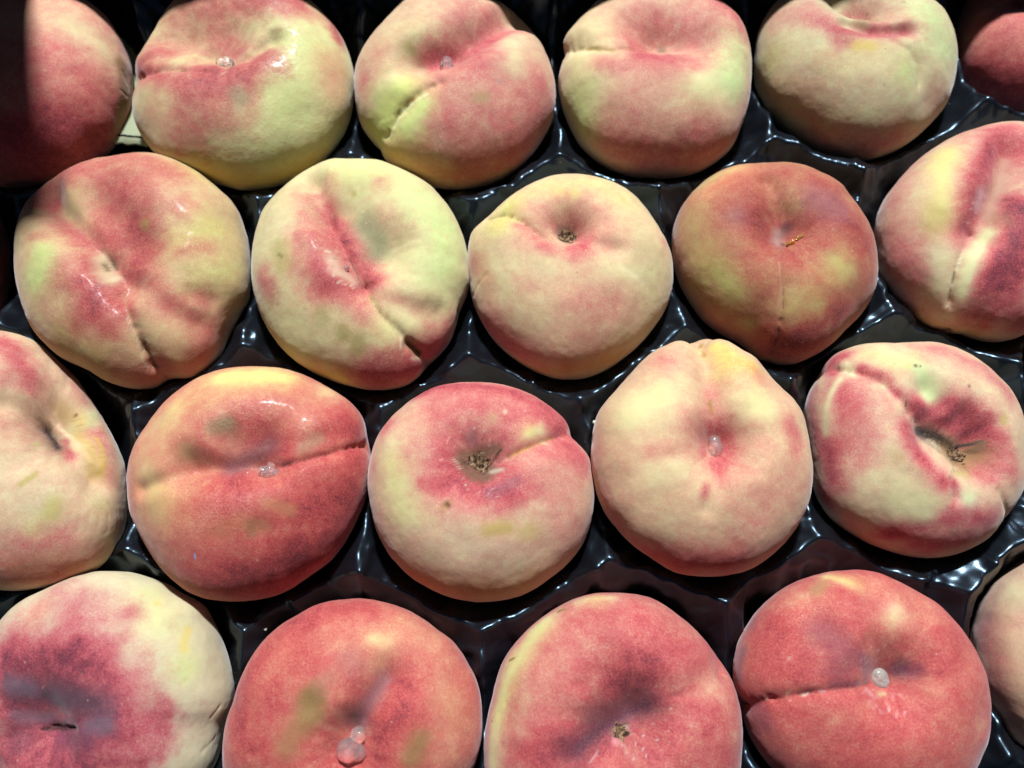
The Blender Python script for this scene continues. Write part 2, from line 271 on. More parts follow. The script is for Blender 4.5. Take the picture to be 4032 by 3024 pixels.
# ================= peaches: outlines, folds and colouring in millimetres on each fruit =================
PEACHES = [
 {'o':[-162.0,106.0,0.0],'R':[29.1,29.1,29.7,30.2,31.0,31.6,32.2,33.3,33.9,34.5,35.3,36.0,36.7,36.9,36.9,36.2,34.6,33.1,31.7,30.2,28.9,27.9,27.4,27.0,27.2,27.7,28.2,28.8,29.8,31.2,32.8,34.9,37.2,38.2,38.0,36.7,35.7,34.9,34.0,33.3,32.6,31.5,30.8,30.7,30.3,29.5,29.2,29.2],'H':[20,24],'N':180,'seed':791,'label':'half-shaded crimson and cream flat peach in the top left corner of the tray','disp':[([[28.72,4.68,1.7],[28.93,1.97,-1.58]],0.44,0.36,'v'),([[28.98,-2.73,1.31],[28.93,-2.5,-2.46]],0.44,0.36,'v'),([[28.11,-8.1,0.78],[28.02,-6.83,-4.48]],0.44,0.29,'v')],'g':[(224,200,150),([[16.8,11.5,16.0],[24.1,9.6,11.2]],8.8,(222,205,155),1)],'b':[0.4,([[16.9,10.8,16.2],[25.3,5.0,10.4]],7.15,0.08),([[10.6,-0.3,19.2],[14.3,-6.4,17.8]],4.95,0.6),([[24.2,-6.3,11.3],[26.7,-8.9,6.4]],6.05,0.5),([[17.6,-15.4,13.9]],4.95,0.12),([[15.7,-21.9,11.5],[17.6,-25.8,4.8],[6.7,-27.6,12.0]],8.25,1.25),([[10.8,-30.8,5.2],[21.2,-22.4,-2.4]],6.6,1.15),([[5.6,-11.8,18.8]],6.6,0.6)],'m':[([[28.6,6.9,2.2],[29.1,-1.5,-0.4],[26.6,-12.7,-4.2]],2.96,(150,110,50),0.85,3),([[24.8,-17.4,-4.3]],2.81,(150,110,60),0.5,2)],'wet':[],'parts':[]},
 {'o':[-91.4,106.3,0.0],'R':[37.3,37.0,36.8,37.0,37.2,37.0,37.0,37.6,37.8,37.8,37.7,37.5,37.6,38.1,39.1,39.7,39.6,40.0,40.0,38.6,37.8,37.1,37.1,37.5,36.8,36.7,37.6,38.2,38.3,38.4,38.4,38.5,37.8,37.1,36.7,36.8,37.5,37.8,38.0,37.8,37.6,37.9,38.0,37.9,37.7,37.8,37.8,37.5],'H':[20,24],'N':180,'seed':798,'label':'pale green flat peach with wet shine and clear gum, second from left in top row','disp':[([[-11.43,2.88,19.3],[-2.23,2.62,19.96]],6.91,7.95,'g'),([[-18.2,11.4,17.06],[-1.7,9.86,19.53]],12.36,10.12,'g'),([[-1.73,-8.19,19.62],[-17.34,-5.44,18.06],[-27.91,-4.64,13.74],[-35.09,-2.34,6.95]],3.31,2.59,'v'),([[-0.97,-2.56,19.92],[6.92,-0.94,19.78],[13.75,5.08,18.83]],4.0,4.6,'g'),([[15.76,-16.33,16.75],[22.91,-19.59,13.08]],6.61,0.84,'g')],'g':[(214,214,150),([[32.1,-2.0,11.1],[33.3,-8.7,9.2]],6.06,(228,185,140),0.8),([[-8.1,-35.5,2.3],[12.1,-35.9,-0.9],[25.0,-28.6,-1.6]],6.06,(218,188,92),0.9),([[-25.1,-19.3,12.2],[-18.3,-27.3,11.1]],7.71,(218,182,135),0.8),([[24.5,2.2,15.8],[18.2,-18.4,15.4]],8.82,(212,220,140),0.8)],'b':[0.08,([[-32.7,-0.5,10.0],[-21.9,-8.0,16.5],[-12.4,-12.7,18.2],[-1.9,-12.2,19.2],[8.2,-8.9,19.3],[12.7,-2.6,19.1]],3.42,0.95),([[-9.0,-18.2,17.5],[0.1,-15.5,18.7]],6.06,0.95),([[-9.2,-23.4,15.6],[-2.3,-23.3,16.3]],4.96,0.5),([[-18.3,22.8,14.5],[-10.8,22.6,16.2],[1.4,23.3,16.4],[19.6,22.4,13.0]],4.96,0.8),([[-31.2,2.1,11.8],[-25.0,5.3,15.4]],4.41,0.7),([[-21.2,18.9,14.7],[-12.0,12.6,18.4]],7.16,0.42),([[-5.2,9.7,19.4],[1.8,5.2,19.9]],4.96,0.6),([[27.9,22.7,5.3],[32.8,12.1,7.2]],2.2,0.8),([[-9.5,-6.1,19.4],[0.8,-7.6,19.7]],3.31,1.0),([[32.4,-1.3,10.8]],4.96,0.22),([[-21.8,-17.3,14.6]],4.41,0.2),([[-15.7,-5.5,18.5],[-24.6,-4.1,15.6]],1.65,0.45)],'m':[([[5.1,-16.6,18.3],[6.1,-18.0,17.9]],2.96,(140,135,95),0.65,2),([[-17.2,-5.7,18.1],[-15.2,-6.1,18.5]],0.66,(120,60,45),0.8,2),([[-1.3,-8.5,19.7],[-0.2,-8.2,19.7]],1.1,(220,170,140),0.6,2)],'wet':[([[13.2,16.2,17.3],[18.8,7.5,17.4],[18.9,-5.3,17.7]],7.16,1),([[-11.9,-15.0,17.9],[0.9,-12.3,19.2]],7.71,0.7),([[8.5,-24.4,15.4],[29.5,-17.2,9.3]],12.12,0.5)],'parts':[('gum',[-2.8,-0.75,11.06],[0.18,0.65,0.74],'clear',[[-1.21,0.0,1.65],[1.21,0.44,1.87],[0.28,-1.38,1.21],[-0.28,1.38,1.43]])]},
 {'o':[-19.6,104.6,0.0],'R':[34.2,33.8,33.7,33.7,34.6,36.4,37.7,37.7,37.3,35.3,35.0,35.1,35.0,34.8,35.0,36.0,36.8,35.0,34.1,34.0,34.3,34.5,34.8,34.9,34.5,34.2,34.2,34.2,33.9,34.1,34.9,34.3,34.5,34.6,34.8,35.0,35.1,35.4,35.4,35.3,35.4,35.3,35.0,34.7,34.7,34.9,34.9,34.5],'H':[20,24],'N':180,'seed':805,'label':'flat peach with split green seam at lower left and upright clear gum drop, top row','disp':[([[-11.16,-1.81,19.24],[-0.31,2.34,19.98],[9.78,9.16,18.9],[17.16,17.77,15.28],[23.9,24.03,7.24]],6.61,7.6,'g'),([[-1.89,0.23,19.99],[1.82,2.11,19.97]],4.4,5.06,'g'),([[-3.43,-10.62,19.27],[-11.49,-14.83,17.45],[-17.34,-19.34,14.16],[-21.87,-23.67,8.42],[-25.35,-21.18,-7.25]],3.67,2.3,'v'),([[-18.76,-17.41,14.39],[-26.55,-21.4,1.0]],5.34,0.96,'g'),([[-4.2,6.52,19.69],[5.07,11.91,18.97]],8.01,1.44,'g')],'g':[(224,208,158),([[-15.0,-13.0,17.1],[-21.1,-20.2,11.8],[-26.1,-21.4,3.8]],7.34,(212,220,125),1),([[-8.4,-17.0,17.4],[-14.9,-23.3,12.8]],4.0,(218,226,140),1),([[-17.8,-29.3,2.2],[-1.7,-34.7,2.9],[17.5,-30.7,-1.6]],6.01,(214,190,100),0.8),([[-11.0,7.6,18.9],[-18.8,3.3,17.4]],8.01,(218,214,150),0.7)],'b':[0.16,([[12.2,18.2,16.8],[15.0,13.4,17.3],[18.8,17.7,15.2]],4.0,0.7),([[14.6,-3.4,18.5],[5.4,-6.1,19.6],[10.2,0.0,19.4]],4.67,0.8),([[-6.4,0.7,19.8],[-0.5,4.4,19.9],[6.9,5.7,19.6],[12.7,12.1,18.1]],3.47,1.05),([[-2.9,-10.8,19.3]],3.34,0.6),([[2.2,-19.8,17.2],[14.6,-21.0,14.7],[24.2,-9.8,14.2]],11.34,0.42),([[29.7,-13.5,7.9],[27.1,-18.7,7.1],[27.9,-6.2,12.3]],4.0,0.6),([[8.1,-33.2,6.0],[20.8,-26.8,6.3]],6.67,0.65),([[-28.4,-5.0,11.6]],3.34,0.6),([[1.0,12.3,19.1],[7.5,17.4,17.5]],5.34,0.45),([[-24.4,1.4,15.0]],4.0,0.35),([[0.4,-24.7,15.0]],3.34,0.6),([[10.2,-29.5,10.3]],4.0,0.5),([[20.6,6.5,16.2],[20.8,-2.7,16.6]],4.0,0.1),([[-13.4,-23.1,13.6],[-8.9,-18.1,17.0]],3.0,0.0),([[-18.2,-10.5,16.5],[-21.9,-16.5,12.8]],4.67,0.0)],'m':[([[-12.0,-15.2,17.2],[-14.0,-15.8,16.6]],0.8,(165,125,60),0.85,2),([[-7.3,-14.4,18.3],[-15.9,-18.0,15.3],[-18.8,-21.8,11.9],[-23.0,-24.1,6.7],[-25.3,-21.8,-4.5]],0.47,(232,232,190),0.7,2),([[-17.1,-17.7,15.0],[-18.7,-19.7,13.4]],0.53,(130,110,50),0.8,2),([[8.9,-16.0,17.7],[10.9,-15.5,17.5]],2.05,(170,150,95),0.6,2),([[-14.1,4.2,18.6]],1.71,(175,165,90),0.7,2),([[15.9,-9.9,17.5]],0.93,(170,150,150),0.5,2)],'wet':[],'parts':[('gum',[-1.7,-0.7,11.43],[-0.15,0.72,0.68],'clear',[[0.0,-2.14,1.74],[0.2,0.33,2.4],[0.33,2.54,1.6]])]},
 {'o':[49.5,108.1,0.0],'R':[32.1,32.9,33.6,34.6,35.7,36.4,36.6,36.6,36.1,35.5,34.8,34.2,33.5,33.3,33.4,34.0,35.2,35.1,34.6,34.4,34.4,34.8,33.4,33.3,33.8,33.7,33.7,33.5,33.7,34.3,34.6,34.9,35.2,34.9,34.7,34.5,34.6,34.7,35.2,35.6,35.6,35.4,34.8,33.6,32.8,32.3,32.0,31.7],'H':[20,24],'N':180,'seed':812,'label':'smooth flat peach in top row, seam to its left and no gum in its pit','disp':[([[-2.41,5.99,19.78],[3.95,5.65,19.75]],7.97,9.17,'g'),([[-7.2,8.73,19.23],[4.07,10.67,19.21],[11.23,5.41,19.04]],11.51,7.2,'g'),([[-6.54,3.18,19.72],[-17.87,0.13,17.64],[-24.53,2.47,14.42],[-29.95,5.27,8.9],[-31.8,12.72,-4.22]],4.03,2.3,'v'),([[13.27,2.88,18.77],[19.82,6.1,16.59]],4.7,1.44,'g')],'g':[(224,208,158),([[24.9,2.6,13.8],[21.9,-9.6,14.4]],7.38,(206,222,152),1),([[-28.4,-13.7,7.7],[-25.8,-21.5,5.1]],7.38,(214,214,140),1),([[-23.1,8.7,14.9],[-20.7,2.4,16.4]],8.05,(226,205,150),0.8),([[10.3,-18.7,16.6]],6.04,(214,216,150),0.7)],'b':[0.14,([[-9.6,7.2,19.1],[-7.9,-4.0,19.5],[-1.7,-6.7,19.7],[7.3,-2.7,19.7],[9.3,-6.7,19.2]],3.35,0.9),([[-21.4,-6.3,15.8],[-11.2,-8.7,18.7],[1.1,-9.8,19.4],[12.3,-4.9,18.8]],2.82,0.62),([[-6.8,13.8,18.4],[7.9,13.6,18.4],[13.5,7.9,18.4]],6.37,0.5),([[-14.3,-18.0,15.8],[4.0,-17.3,17.8]],7.38,0.25),([[-14.9,-28.9,8.4],[-0.5,-33.8,4.8],[11.4,-30.1,9.4]],7.38,0.65),([[20.8,21.5,12.4],[27.3,14.2,10.7]],4.03,0.65),([[23.8,-22.8,6.8],[30.1,-8.7,4.7]],3.35,0.4),([[-24.3,-11.7,12.8],[-27.1,-18.5,6.0],[-26.5,8.6,12.3]],5.37,0.03),([[10.5,-13.7,18.0],[21.0,-11.3,14.6]],4.7,0.03)],'m':[([[-25.7,3.6,13.5],[-21.3,1.5,16.2]],0.87,(185,155,90),0.8,2),([[-20.2,1.5,16.7],[-15.6,-0.4,18.3]],0.54,(190,160,100),0.7,2),([[0.9,6.0,19.8]],2.23,(120,95,65),0.75,2),([[-32.2,12.2,1.9],[-32.1,7.2,3.2]],0.94,(140,95,80),0.5,2)],'wet':[],'parts':[]},
 {'o':[118.1,113.1,0.0],'R':[33.7,34.2,34.5,34.9,35.8,35.6,33.7,31.8,30.8,29.9,29.3,29.1,29.4,29.8,30.7,31.7,32.9,34.2,35.9,35.9,35.5,34.9,34.1,33.5,33.2,32.8,32.6,32.5,32.0,31.4,31.2,31.4,31.7,31.9,31.8,32.1,32.5,33.0,32.7,32.6,32.4,32.2,31.8,32.0,32.5,32.5,32.9,33.2],'H':[20,24],'N':180,'seed':819,'label':'pale green-grey flat peach seen from its near side, last full one in top row','disp':[([[-4.71,12.29,18.69],[0.97,10.35,19.22]],5.92,6.81,'g'),([[-9.68,16.08,17.1],[3.63,12.89,18.54]],7.66,5.85,'g'),([[-6.12,8.08,19.17],[-9.82,15.2,17.39],[-12.27,19.42,15.23]],2.37,1.58,'v'),([[-9.74,3.5,19.12],[-2.77,-0.18,19.91],[9.81,0.33,19.38]],2.79,3.2,'g'),([[3.39,-4.63,19.81],[8.54,-7.78,19.06],[12.34,-12.11,17.5],[12.95,-18.13,15.32]],1.9,0.79,'v'),([[12.53,-11.58,17.58],[15.77,-21.29,12.29]],4.75,0.96,'g')],'g':[(210,206,155),([[22.2,-1.4,15.7],[17.8,5.1,17.4]],6.86,(204,226,155),1),([[7.9,-14.7,17.8]],4.75,(203,220,145),1),([[-31.4,-2.4,6.5]],5.8,(206,200,130),0.8),([[-27.9,-15.7,0.1],[-14.2,-28.4,1.6]],6.33,(205,180,110),0.8),([[-13.6,-10.9,17.4],[-2.0,-9.0,19.4]],5.8,(216,214,150),0.8)],'b':[0.12,([[-21.7,8.4,15.5],[-15.0,2.2,18.3],[-10.3,-1.6,19.3],[-2.4,-0.2,20.0],[9.5,0.9,19.4]],2.53,0.85),([[-10.6,-4.5,19.1],[-13.2,-3.8,18.6]],2.11,0.6),([[-4.2,14.5,18.1],[3.5,12.4,18.7],[1.8,2.4,20.0]],2.9,0.6),([[-28.7,11.7,10.1],[-22.3,11.6,14.8]],4.22,0.4),([[-14.1,-28.5,-1.4],[0.3,-32.4,2.5],[6.9,-31.1,5.5]],4.22,0.5),([[-23.7,-14.9,10.5],[-15.4,-17.6,14.2]],6.33,0.22),([[4.3,15.7,17.6],[6.5,6.7,19.4]],3.16,0.3),([[-7.9,-30.2,4.6]],4.22,0.4),([[20.2,-18.6,11.0]],3.69,0.28)],'m':[([[-8.0,-6.5,19.3],[-3.3,-6.8,19.7]],2.03,(210,180,90),0.75,2),([[-5.0,4.6,19.6],[1.3,10.4,19.2]],2.43,(160,135,90),0.8,2),([[1.2,14.4,18.2],[0.9,13.9,18.4]],0.26,(60,45,30),0.9,2),([[7.9,4.8,19.5],[7.4,4.2,19.6]],0.21,(70,50,30),0.9,2),([[-18.9,0.4,17.1]],0.26,(130,40,50),0.9,2),([[-0.1,-19.1,16.9]],0.26,(80,60,40),0.9,2),([[11.6,13.5,17.4]],0.42,(100,80,50),0.7,2),([[10.6,-8.5,18.6],[12.6,-11.6,17.6]],0.42,(190,150,110),0.4,2)],'wet':[],'parts':[]},
 {'o':[185.6,125.1,-5.0],'R':[27.2,26.6,26.3,26.5,26.7,26.6,26.5,26.7,27.0,27.6,28.5,29.2,29.6,29.8,29.6,29.4,29.2,28.9,29.3,27.7,26.9,26.7,26.2,26.2,26.4,27.0,27.5,28.0,28.1,28.2,28.4,28.5,28.2,27.4,26.8,26.3,26.0,26.2,26.4,27.0,28.0,29.0,30.0,29.7,29.1,28.4,28.0,27.7],'H':[20,24],'N':130,'seed':826,'label':'red flat peach cut off by the right edge in the top row','disp':[([[-11.01,12.91,16.77]],10.75,9.0,'g')],'g':[(218,192,145)],'b':[0.55,([[-23.5,0.5,9.9],[-17.1,-0.3,16.2]],4.89,0.65),([[-26.5,-2.9,3.1],[-26.0,2.8,0.9]],4.89,0.2),([[-25.1,-10.8,5.2],[-21.7,-15.7,7.0]],6.52,0.75),([[-21.3,-18.6,0.6],[-15.7,-21.2,8.4]],7.06,1.0),([[-16.0,-23.0,-4.7]],5.43,0.95),([[-10.3,14.8,16.3]],3.26,1.4),([[-17.7,-10.6,14.4]],4.34,0.6)],'m':[],'wet':[],'parts':[]},
 {'o':[-198.1,40.7,-4.0],'R':[31.0,30.8,30.8,31.0,31.4,31.9,32.6,33.4,34.3,35.1,35.9,36.6,37.2,37.6,37.7,37.6,37.1,36.4,35.6,34.7,33.8,33.0,32.2,31.6,31.1,30.9,30.7,30.8,31.1,31.5,32.1,32.9,33.8,34.9,36.0,37.0,37.7,38.1,38.1,37.8,37.2,36.3,35.3,34.4,33.5,32.6,31.9,31.4],'H':[20,24],'N':60,'seed':798,'label':'dark sliver of flat peach at the left edge beside the second row','disp':[],'g':[(205,160,110)],'b':[0.7],'m':[],'wet':[],'parts':[]},
 {'o':[-120.8,39.3,0.0],'R':[35.8,35.5,35.4,35.7,36.6,36.8,36.3,36.5,37.1,37.6,38.1,38.7,38.9,38.7,38.6,39.2,39.5,39.7,40.5,40.9,41.0,40.1,39.0,37.7,36.6,35.9,35.4,35.0,34.9,35.5,35.7,35.7,36.0,35.7,36.2,38.0,39.5,40.5,41.0,40.2,42.0,41.9,40.7,38.4,37.1,37.0,37.2,36.4],'H':[20,24],'N':180,'seed':805,'label':'big knobbly flat peach with brown split at its lower edge, left end of second row','disp':[([[-25.91,19.37,12.76],[-15.35,8.34,18.4],[-6.19,-0.29,19.84],[-0.79,-6.08,19.85],[7.93,-14.13,18.69]],5.7,6.56,'g'),([[-7.75,14.19,18.62],[6.88,-0.76,19.8]],10.74,6.75,'g'),([[-1.83,-6.45,19.81]],4.03,4.63,'g'),([[-5.08,-0.82,19.9],[-0.36,-6.29,19.84],[5.22,-12.91,19.04]],1.12,1.01,'v'),([[5.08,-17.18,18.32],[9.04,-24.49,15.93],[11.54,-31.77,11.87],[12.98,-36.59,6.36],[11.87,-35.55,-10.21]],2.8,2.3,'v'),([[11.6,-31.3,12.16],[13.44,-36.19,6.62]],1.12,0.72,'g'),([[12.74,-15.07,17.96],[20.38,-21.49,14.61],[25.91,-24.23,10.3]],4.07,1.56,'g'),([[25.0,-15.22,13.27],[29.52,-15.48,9.51]],3.05,0.96,'g'),([[-25.52,20.77,12.31]],4.58,1.8,'g')],'g':[(216,202,142),([[-18.7,-3.6,17.7],[-20.6,-12.2,15.5]],4.83,(202,210,130),0.9),([[28.4,7.2,12.1],[22.0,1.8,16.6]],5.08,(208,216,125),0.9),([[26.9,-8.8,13.9],[32.2,-5.7,9.9]],5.59,(208,208,130),0.8),([[19.8,29.4,6.2],[15.3,31.1,8.3]],4.58,(222,220,130),0.8),([[-2.3,-33.9,10.5],[-12.7,-28.9,10.3]],5.59,(210,200,115),0.9),([[-22.6,9.0,16.5]],3.56,(222,205,150),0.8)],'b':[0.16,([[-10.1,30.8,11.9],[-1.2,32.5,11.8],[8.0,28.2,13.7],[13.6,25.4,13.6]],3.81,0.6),([[-30.8,23.4,7.4],[-24.8,25.8,10.2],[-16.5,26.9,12.9]],4.07,0.65),([[-1.8,22.9,16.8],[6.2,14.1,18.7],[-1.7,14.0,19.0]],6.1,0.78),([[6.3,5.7,19.7],[9.8,-0.9,19.5],[8.1,-8.0,19.4]],4.83,1.0),([[-6.0,10.8,19.3],[-1.5,3.6,19.9]],4.07,0.7),([[-27.9,20.8,11.5],[-16.7,6.5,18.3],[-9.5,1.9,19.6]],2.54,0.75),([[-24.2,2.3,16.0],[-19.7,2.6,17.6]],2.29,0.4),([[-5.6,-11.8,19.1],[-4.5,-7.6,19.6],[-0.5,-14.1,19.0],[-0.8,-20.9,17.5]],5.34,1.02),([[-9.6,-9.3,19.0]],3.05,0.5),([[3.5,-22.4,17.1]],3.05,0.8),([[17.5,12.5,17.0]],3.56,0.4),([[14.3,-13.2,17.9],[19.0,-18.3,15.8],[25.8,-21.7,11.1]],2.8,0.55),([[26.5,-30.1,5.8],[28.3,-25.3,6.7]],4.07,0.55),([[9.5,-39.1,4.3],[3.9,-37.2,8.3]],4.58,0.4),([[22.4,-2.0,16.5],[28.2,0.3,13.3]],2.54,0.4),([[27.6,-15.7,11.2]],2.29,0.6),([[-17.7,14.7,17.0]],2.54,0.18),([[-19.7,-3.6,17.4],[-21.2,-10.6,15.7]],3.56,0),([[-16.5,-19.5,14.9],[-14.9,-21.8,14.5]],2.54,0.3),([[14.7,-35.7,6.3]],3.05,0.5)],'m':[([[-19.1,15.6,16.5],[-14.4,13.1,18.0]],3.9,(192,168,120),0.5,2),([[-4.0,-3.6,19.9],[-1.7,-8.7,19.6],[0.6,-11.3,19.4]],2.6,(212,190,150),0.85,2),([[1.4,-11.2,19.4]],1.27,(225,205,165),0.7,2),([[-3.6,-5.5,19.8],[-1.8,-7.9,19.7]],0.71,(120,95,55),0.9,2),([[-1.3,-5.2,19.9],[0.2,-6.8,19.8]],0.81,(70,45,35),0.8,2),([[11.0,-29.7,13.2],[12.7,-33.6,9.9],[13.8,-36.5,5.6]],0.76,(135,80,45),0.95,3),([[12.2,-29.1,13.3],[13.3,-33.1,10.1]],0.31,(70,40,25),0.8,2),([[5.3,-17.2,18.3],[7.3,-20.8,17.3],[8.5,-23.5,16.3],[10.2,-27.7,14.4]],0.36,(170,120,75),0.85,2),([[7.6,-23.6,16.5],[10.1,-29.4,13.6],[11.1,-35.4,9.1],[11.9,-37.1,6.5]],0.31,(235,220,185),0.6,2),([[9.9,7.5,19.2]],1.95,(165,150,80),0.6,2),([[10.5,5.8,19.3]],0.61,(150,130,70),0.5,2),([[14.6,-37.5,0.5]],0.71,(150,85,60),0.7,2)],'wet':[([[-11.3,-9.3,18.8],[2.9,-18.9,18.1]],12.71,0.6),([[-3.5,20.3,17.5],[14.5,7.4,18.5]],11.18,0.6),([[-28.8,21.4,10.6]],5.08,0.5),([[23.0,-10.5,15.5]],8.13,0.4),([[12.6,-36.7,6.6]],10.17,0.45)],'parts':[]},
 {'o':[-48.2,37.6,0.0],'R':[34.3,34.4,34.2,34.3,34.7,35.1,35.2,36.0,36.4,36.7,37.3,38.0,38.1,38.3,39.1,38.9,38.5,38.1,37.7,37.4,37.0,35.9,35.1,34.7,34.5,34.4,34.1,34.0,34.2,34.4,34.8,35.3,35.9,36.2,36.5,37.5,38.4,39.3,40.3,40.5,39.5,38.1,37.2,36.5,35.5,34.4,34.4,34.7],'H':[20,24],'N':180,'seed':812,'label':'pale green flat peach with deep diagonal fold and grey-green bruise, second row','disp':[([[-14.6,26.08,13.44],[-9.58,12.19,18.64],[-3.74,1.39,19.94],[0.29,-5.57,19.87],[4.8,-12.28,19.1]],4.53,5.21,'g'),([[-2.52,14.78,18.75],[8.47,-0.53,19.64]],10.68,8.1,'g'),([[-9.5,11.67,18.73],[-3.66,1.03,19.94],[0.33,-6.48,19.81],[4.93,-12.92,19.0]],1.27,1.58,'v'),([[4.93,-12.92,19.0],[9.2,-20.38,17.09],[14.59,-25.19,14.3],[17.9,-28.76,11.03],[22.14,-31.58,3.34],[22.29,-31.38,-4.21]],2.35,2.02,'v'),([[17.9,-28.76,11.03],[20.5,-30.64,7.45]],1.47,1.44,'g'),([[10.21,-16.14,17.89],[19.12,-18.55,14.75],[25.88,-18.59,10.5]],3.92,1.44,'g'),([[31.15,-14.79,-0.61]],2.94,1.2,'g'),([[-9.65,-7.98,19.11],[-5.14,-9.71,19.36]],3.92,-0.84,'g'),([[14.45,2.13,18.7],[20.87,4.02,16.59]],0.69,0.25,'v'),([[15.54,-0.16,18.48],[21.86,1.54,16.3]],0.59,0.22,'v')],'g':[(224,214,156),([[19.8,18.1,13.8],[27.0,8.5,12.2],[27.3,-3.0,13.1]],7.35,(214,228,152),1),([[-24.9,-24.2,0.7],[-15.5,-32.6,-1.0],[-2.8,-37.2,4.1]],3.43,(216,212,100),0.9),([[-4.6,27.2,14.7],[7.3,28.6,13.1]],5.39,(222,226,148),0.9),([[-19.1,6.4,17.2],[-24.4,10.0,14.5]],4.9,(224,212,160),0.8),([[10.2,-25.0,15.5]],4.9,(222,214,145),0.8)],'b':[0.07,([[-11.3,2.5,19.3],[-9.3,-6.0,19.3],[-5.9,-11.6,19.0],[0.8,-14.1,18.9]],4.31,0.88),([[-6.6,-0.8,19.8],[-2.4,-6.9,19.8]],2.21,0.6),([[-12.1,20.1,16.5],[-7.2,11.9,18.9],[-0.8,2.1,20.0],[4.0,-4.6,19.8],[7.5,-10.0,19.2]],3.04,1.05),([[-13.2,-0.8,19.0],[-13.5,-7.6,18.5]],2.94,0.45),([[4.2,-18.8,17.9],[4.0,-22.2,17.0]],2.94,0.6),([[9.3,-16.5,18.0],[14.7,-16.3,16.9],[21.3,-18.3,13.9]],2.45,0.3),([[5.9,-35.7,9.0],[15.9,-35.3,6.4],[24.7,-27.8,3.2]],4.66,1.0),([[8.9,-38.2,4.8]],3.92,0.9),([[28.4,-21.4,5.1]],2.94,0.5),([[-27.2,-8.1,11.9],[-24.4,-12.1,13.0]],2.45,0.5),([[7.4,24.6,15.2]],2.21,0.35),([[-9.4,23.6,15.8],[-15.4,18.2,16.3]],2.94,0.35),([[-15.6,12.5,17.5],[-12.5,9.0,18.6]],1.96,0.45),([[8.9,13.2,18.5],[16.3,7.3,17.9]],2.94,0.2),([[-7.6,-30.7,11.0],[1.1,-27.1,15.0]],4.41,0.15)],'m':[([[-6.5,-1.5,19.8]],0.39,(228,205,180),0.8,2),([[-6.1,-4.6,19.7]],0.39,(228,205,180),0.8,2),([[-6.2,-5.7,19.6]],0.39,(228,205,180),0.8,2),([[-1.9,-11.5,19.3]],0.39,(228,205,180),0.8,2),([[-2.6,-12.1,19.2]],0.39,(228,205,180),0.8,2),([[0.7,-12.4,19.2]],0.39,(228,205,180),0.8,2),([[1.5,-12.9,19.1]],0.39,(228,205,180),0.8,2),([[-7.3,-1.4,19.7]],0.39,(228,205,180),0.8,2),([[-5.2,-0.2,19.9]],0.39,(228,205,180),0.8,2),([[-0.9,-12.1,19.2]],0.39,(228,205,180),0.8,2),([[-3.9,-9.7,19.4]],0.39,(228,205,180),0.8,2),([[-5.5,-7.8,19.5]],0.39,(228,205,180),0.8,2),([[-5.6,-3.6,19.8],[-3.7,-7.3,19.7]],1.88,(222,200,168),0.6,1.4),([[-3.3,-8.7,19.6],[-0.1,-9.8,19.5],[1.3,-11.1,19.4]],1.18,(222,198,168),0.62,1.4),([[-4.9,-3.5,19.8]],0.44,(140,110,70),0.8,2),([[-4.4,-6.7,19.7]],0.39,(140,110,70),0.8,2),([[2.6,11.4,19.3],[7.3,4.9,19.6],[7.9,1.7,19.7]],4.71,(136,136,98),0.8,2),([[-5.4,17.1,18.2],[-1.0,14.8,18.8]],3.14,(170,160,110),0.5,2),([[-21.2,0.2,16.6],[-19.9,-4.8,16.9]],3.76,(180,162,92),0.6,2),([[-21.6,-1.9,16.4],[-20.3,-2.8,16.9]],0.64,(120,105,55),0.6,2),([[-7.5,-21.1,16.5]],2.82,(170,158,90),0.55,2),([[-1.3,-25.7,15.5],[-1.1,-27.1,14.9]],2.38,(160,150,70),0.65,2),([[3.2,-27.9,14.7],[2.8,-30.8,13.1]],2.64,(165,152,80),0.6,2),([[-1.1,21.9,17.0]],0.88,(185,170,70),0.75,2),([[6.3,-15.5,18.5],[9.8,-20.4,17.0]],0.44,(150,125,65),0.9,2),([[9.7,-20.8,16.9],[13.9,-24.7,14.7]],0.34,(165,120,70),0.85,2),([[8.0,-17.7,17.9]],0.59,(205,200,130),0.7,2),([[17.4,-28.1,11.6],[20.7,-31.0,6.3]],1.18,(140,118,60),0.95,3),([[19.6,-29.2,9.3],[21.0,-30.8,6.0]],0.49,(95,75,40),0.7,2),([[15.6,-27.4,12.9],[15.4,-29.9,11.6]],0.39,(240,225,190),0.8,2),([[18.3,-32.0,8.1],[21.3,-31.5,4.1],[21.2,-32.3,2.8]],0.39,(235,215,180),0.8,2),([[-1.3,-2.1,20.0],[1.6,-7.8,19.7],[3.5,-12.1,19.2]],0.44,(110,60,50),0.7,2),([[-22.0,-16.5,12.9]],0.44,(150,130,90),0.7,2),([[22.0,-29.9,-6.7]],0.59,(70,30,25),0.8,2),([[-12.6,-19.0,16.2]],0.78,(160,145,100),0.4,2)],'wet':[([[-23.0,-3.2,15.7],[-13.3,0.2,19.0]],9.8,0.3)],'parts':[('gum',[-1.38,-6.06,15.09],[0.73,0.37,0.57],'clear',[[0.0,0.0,0.83]])]},
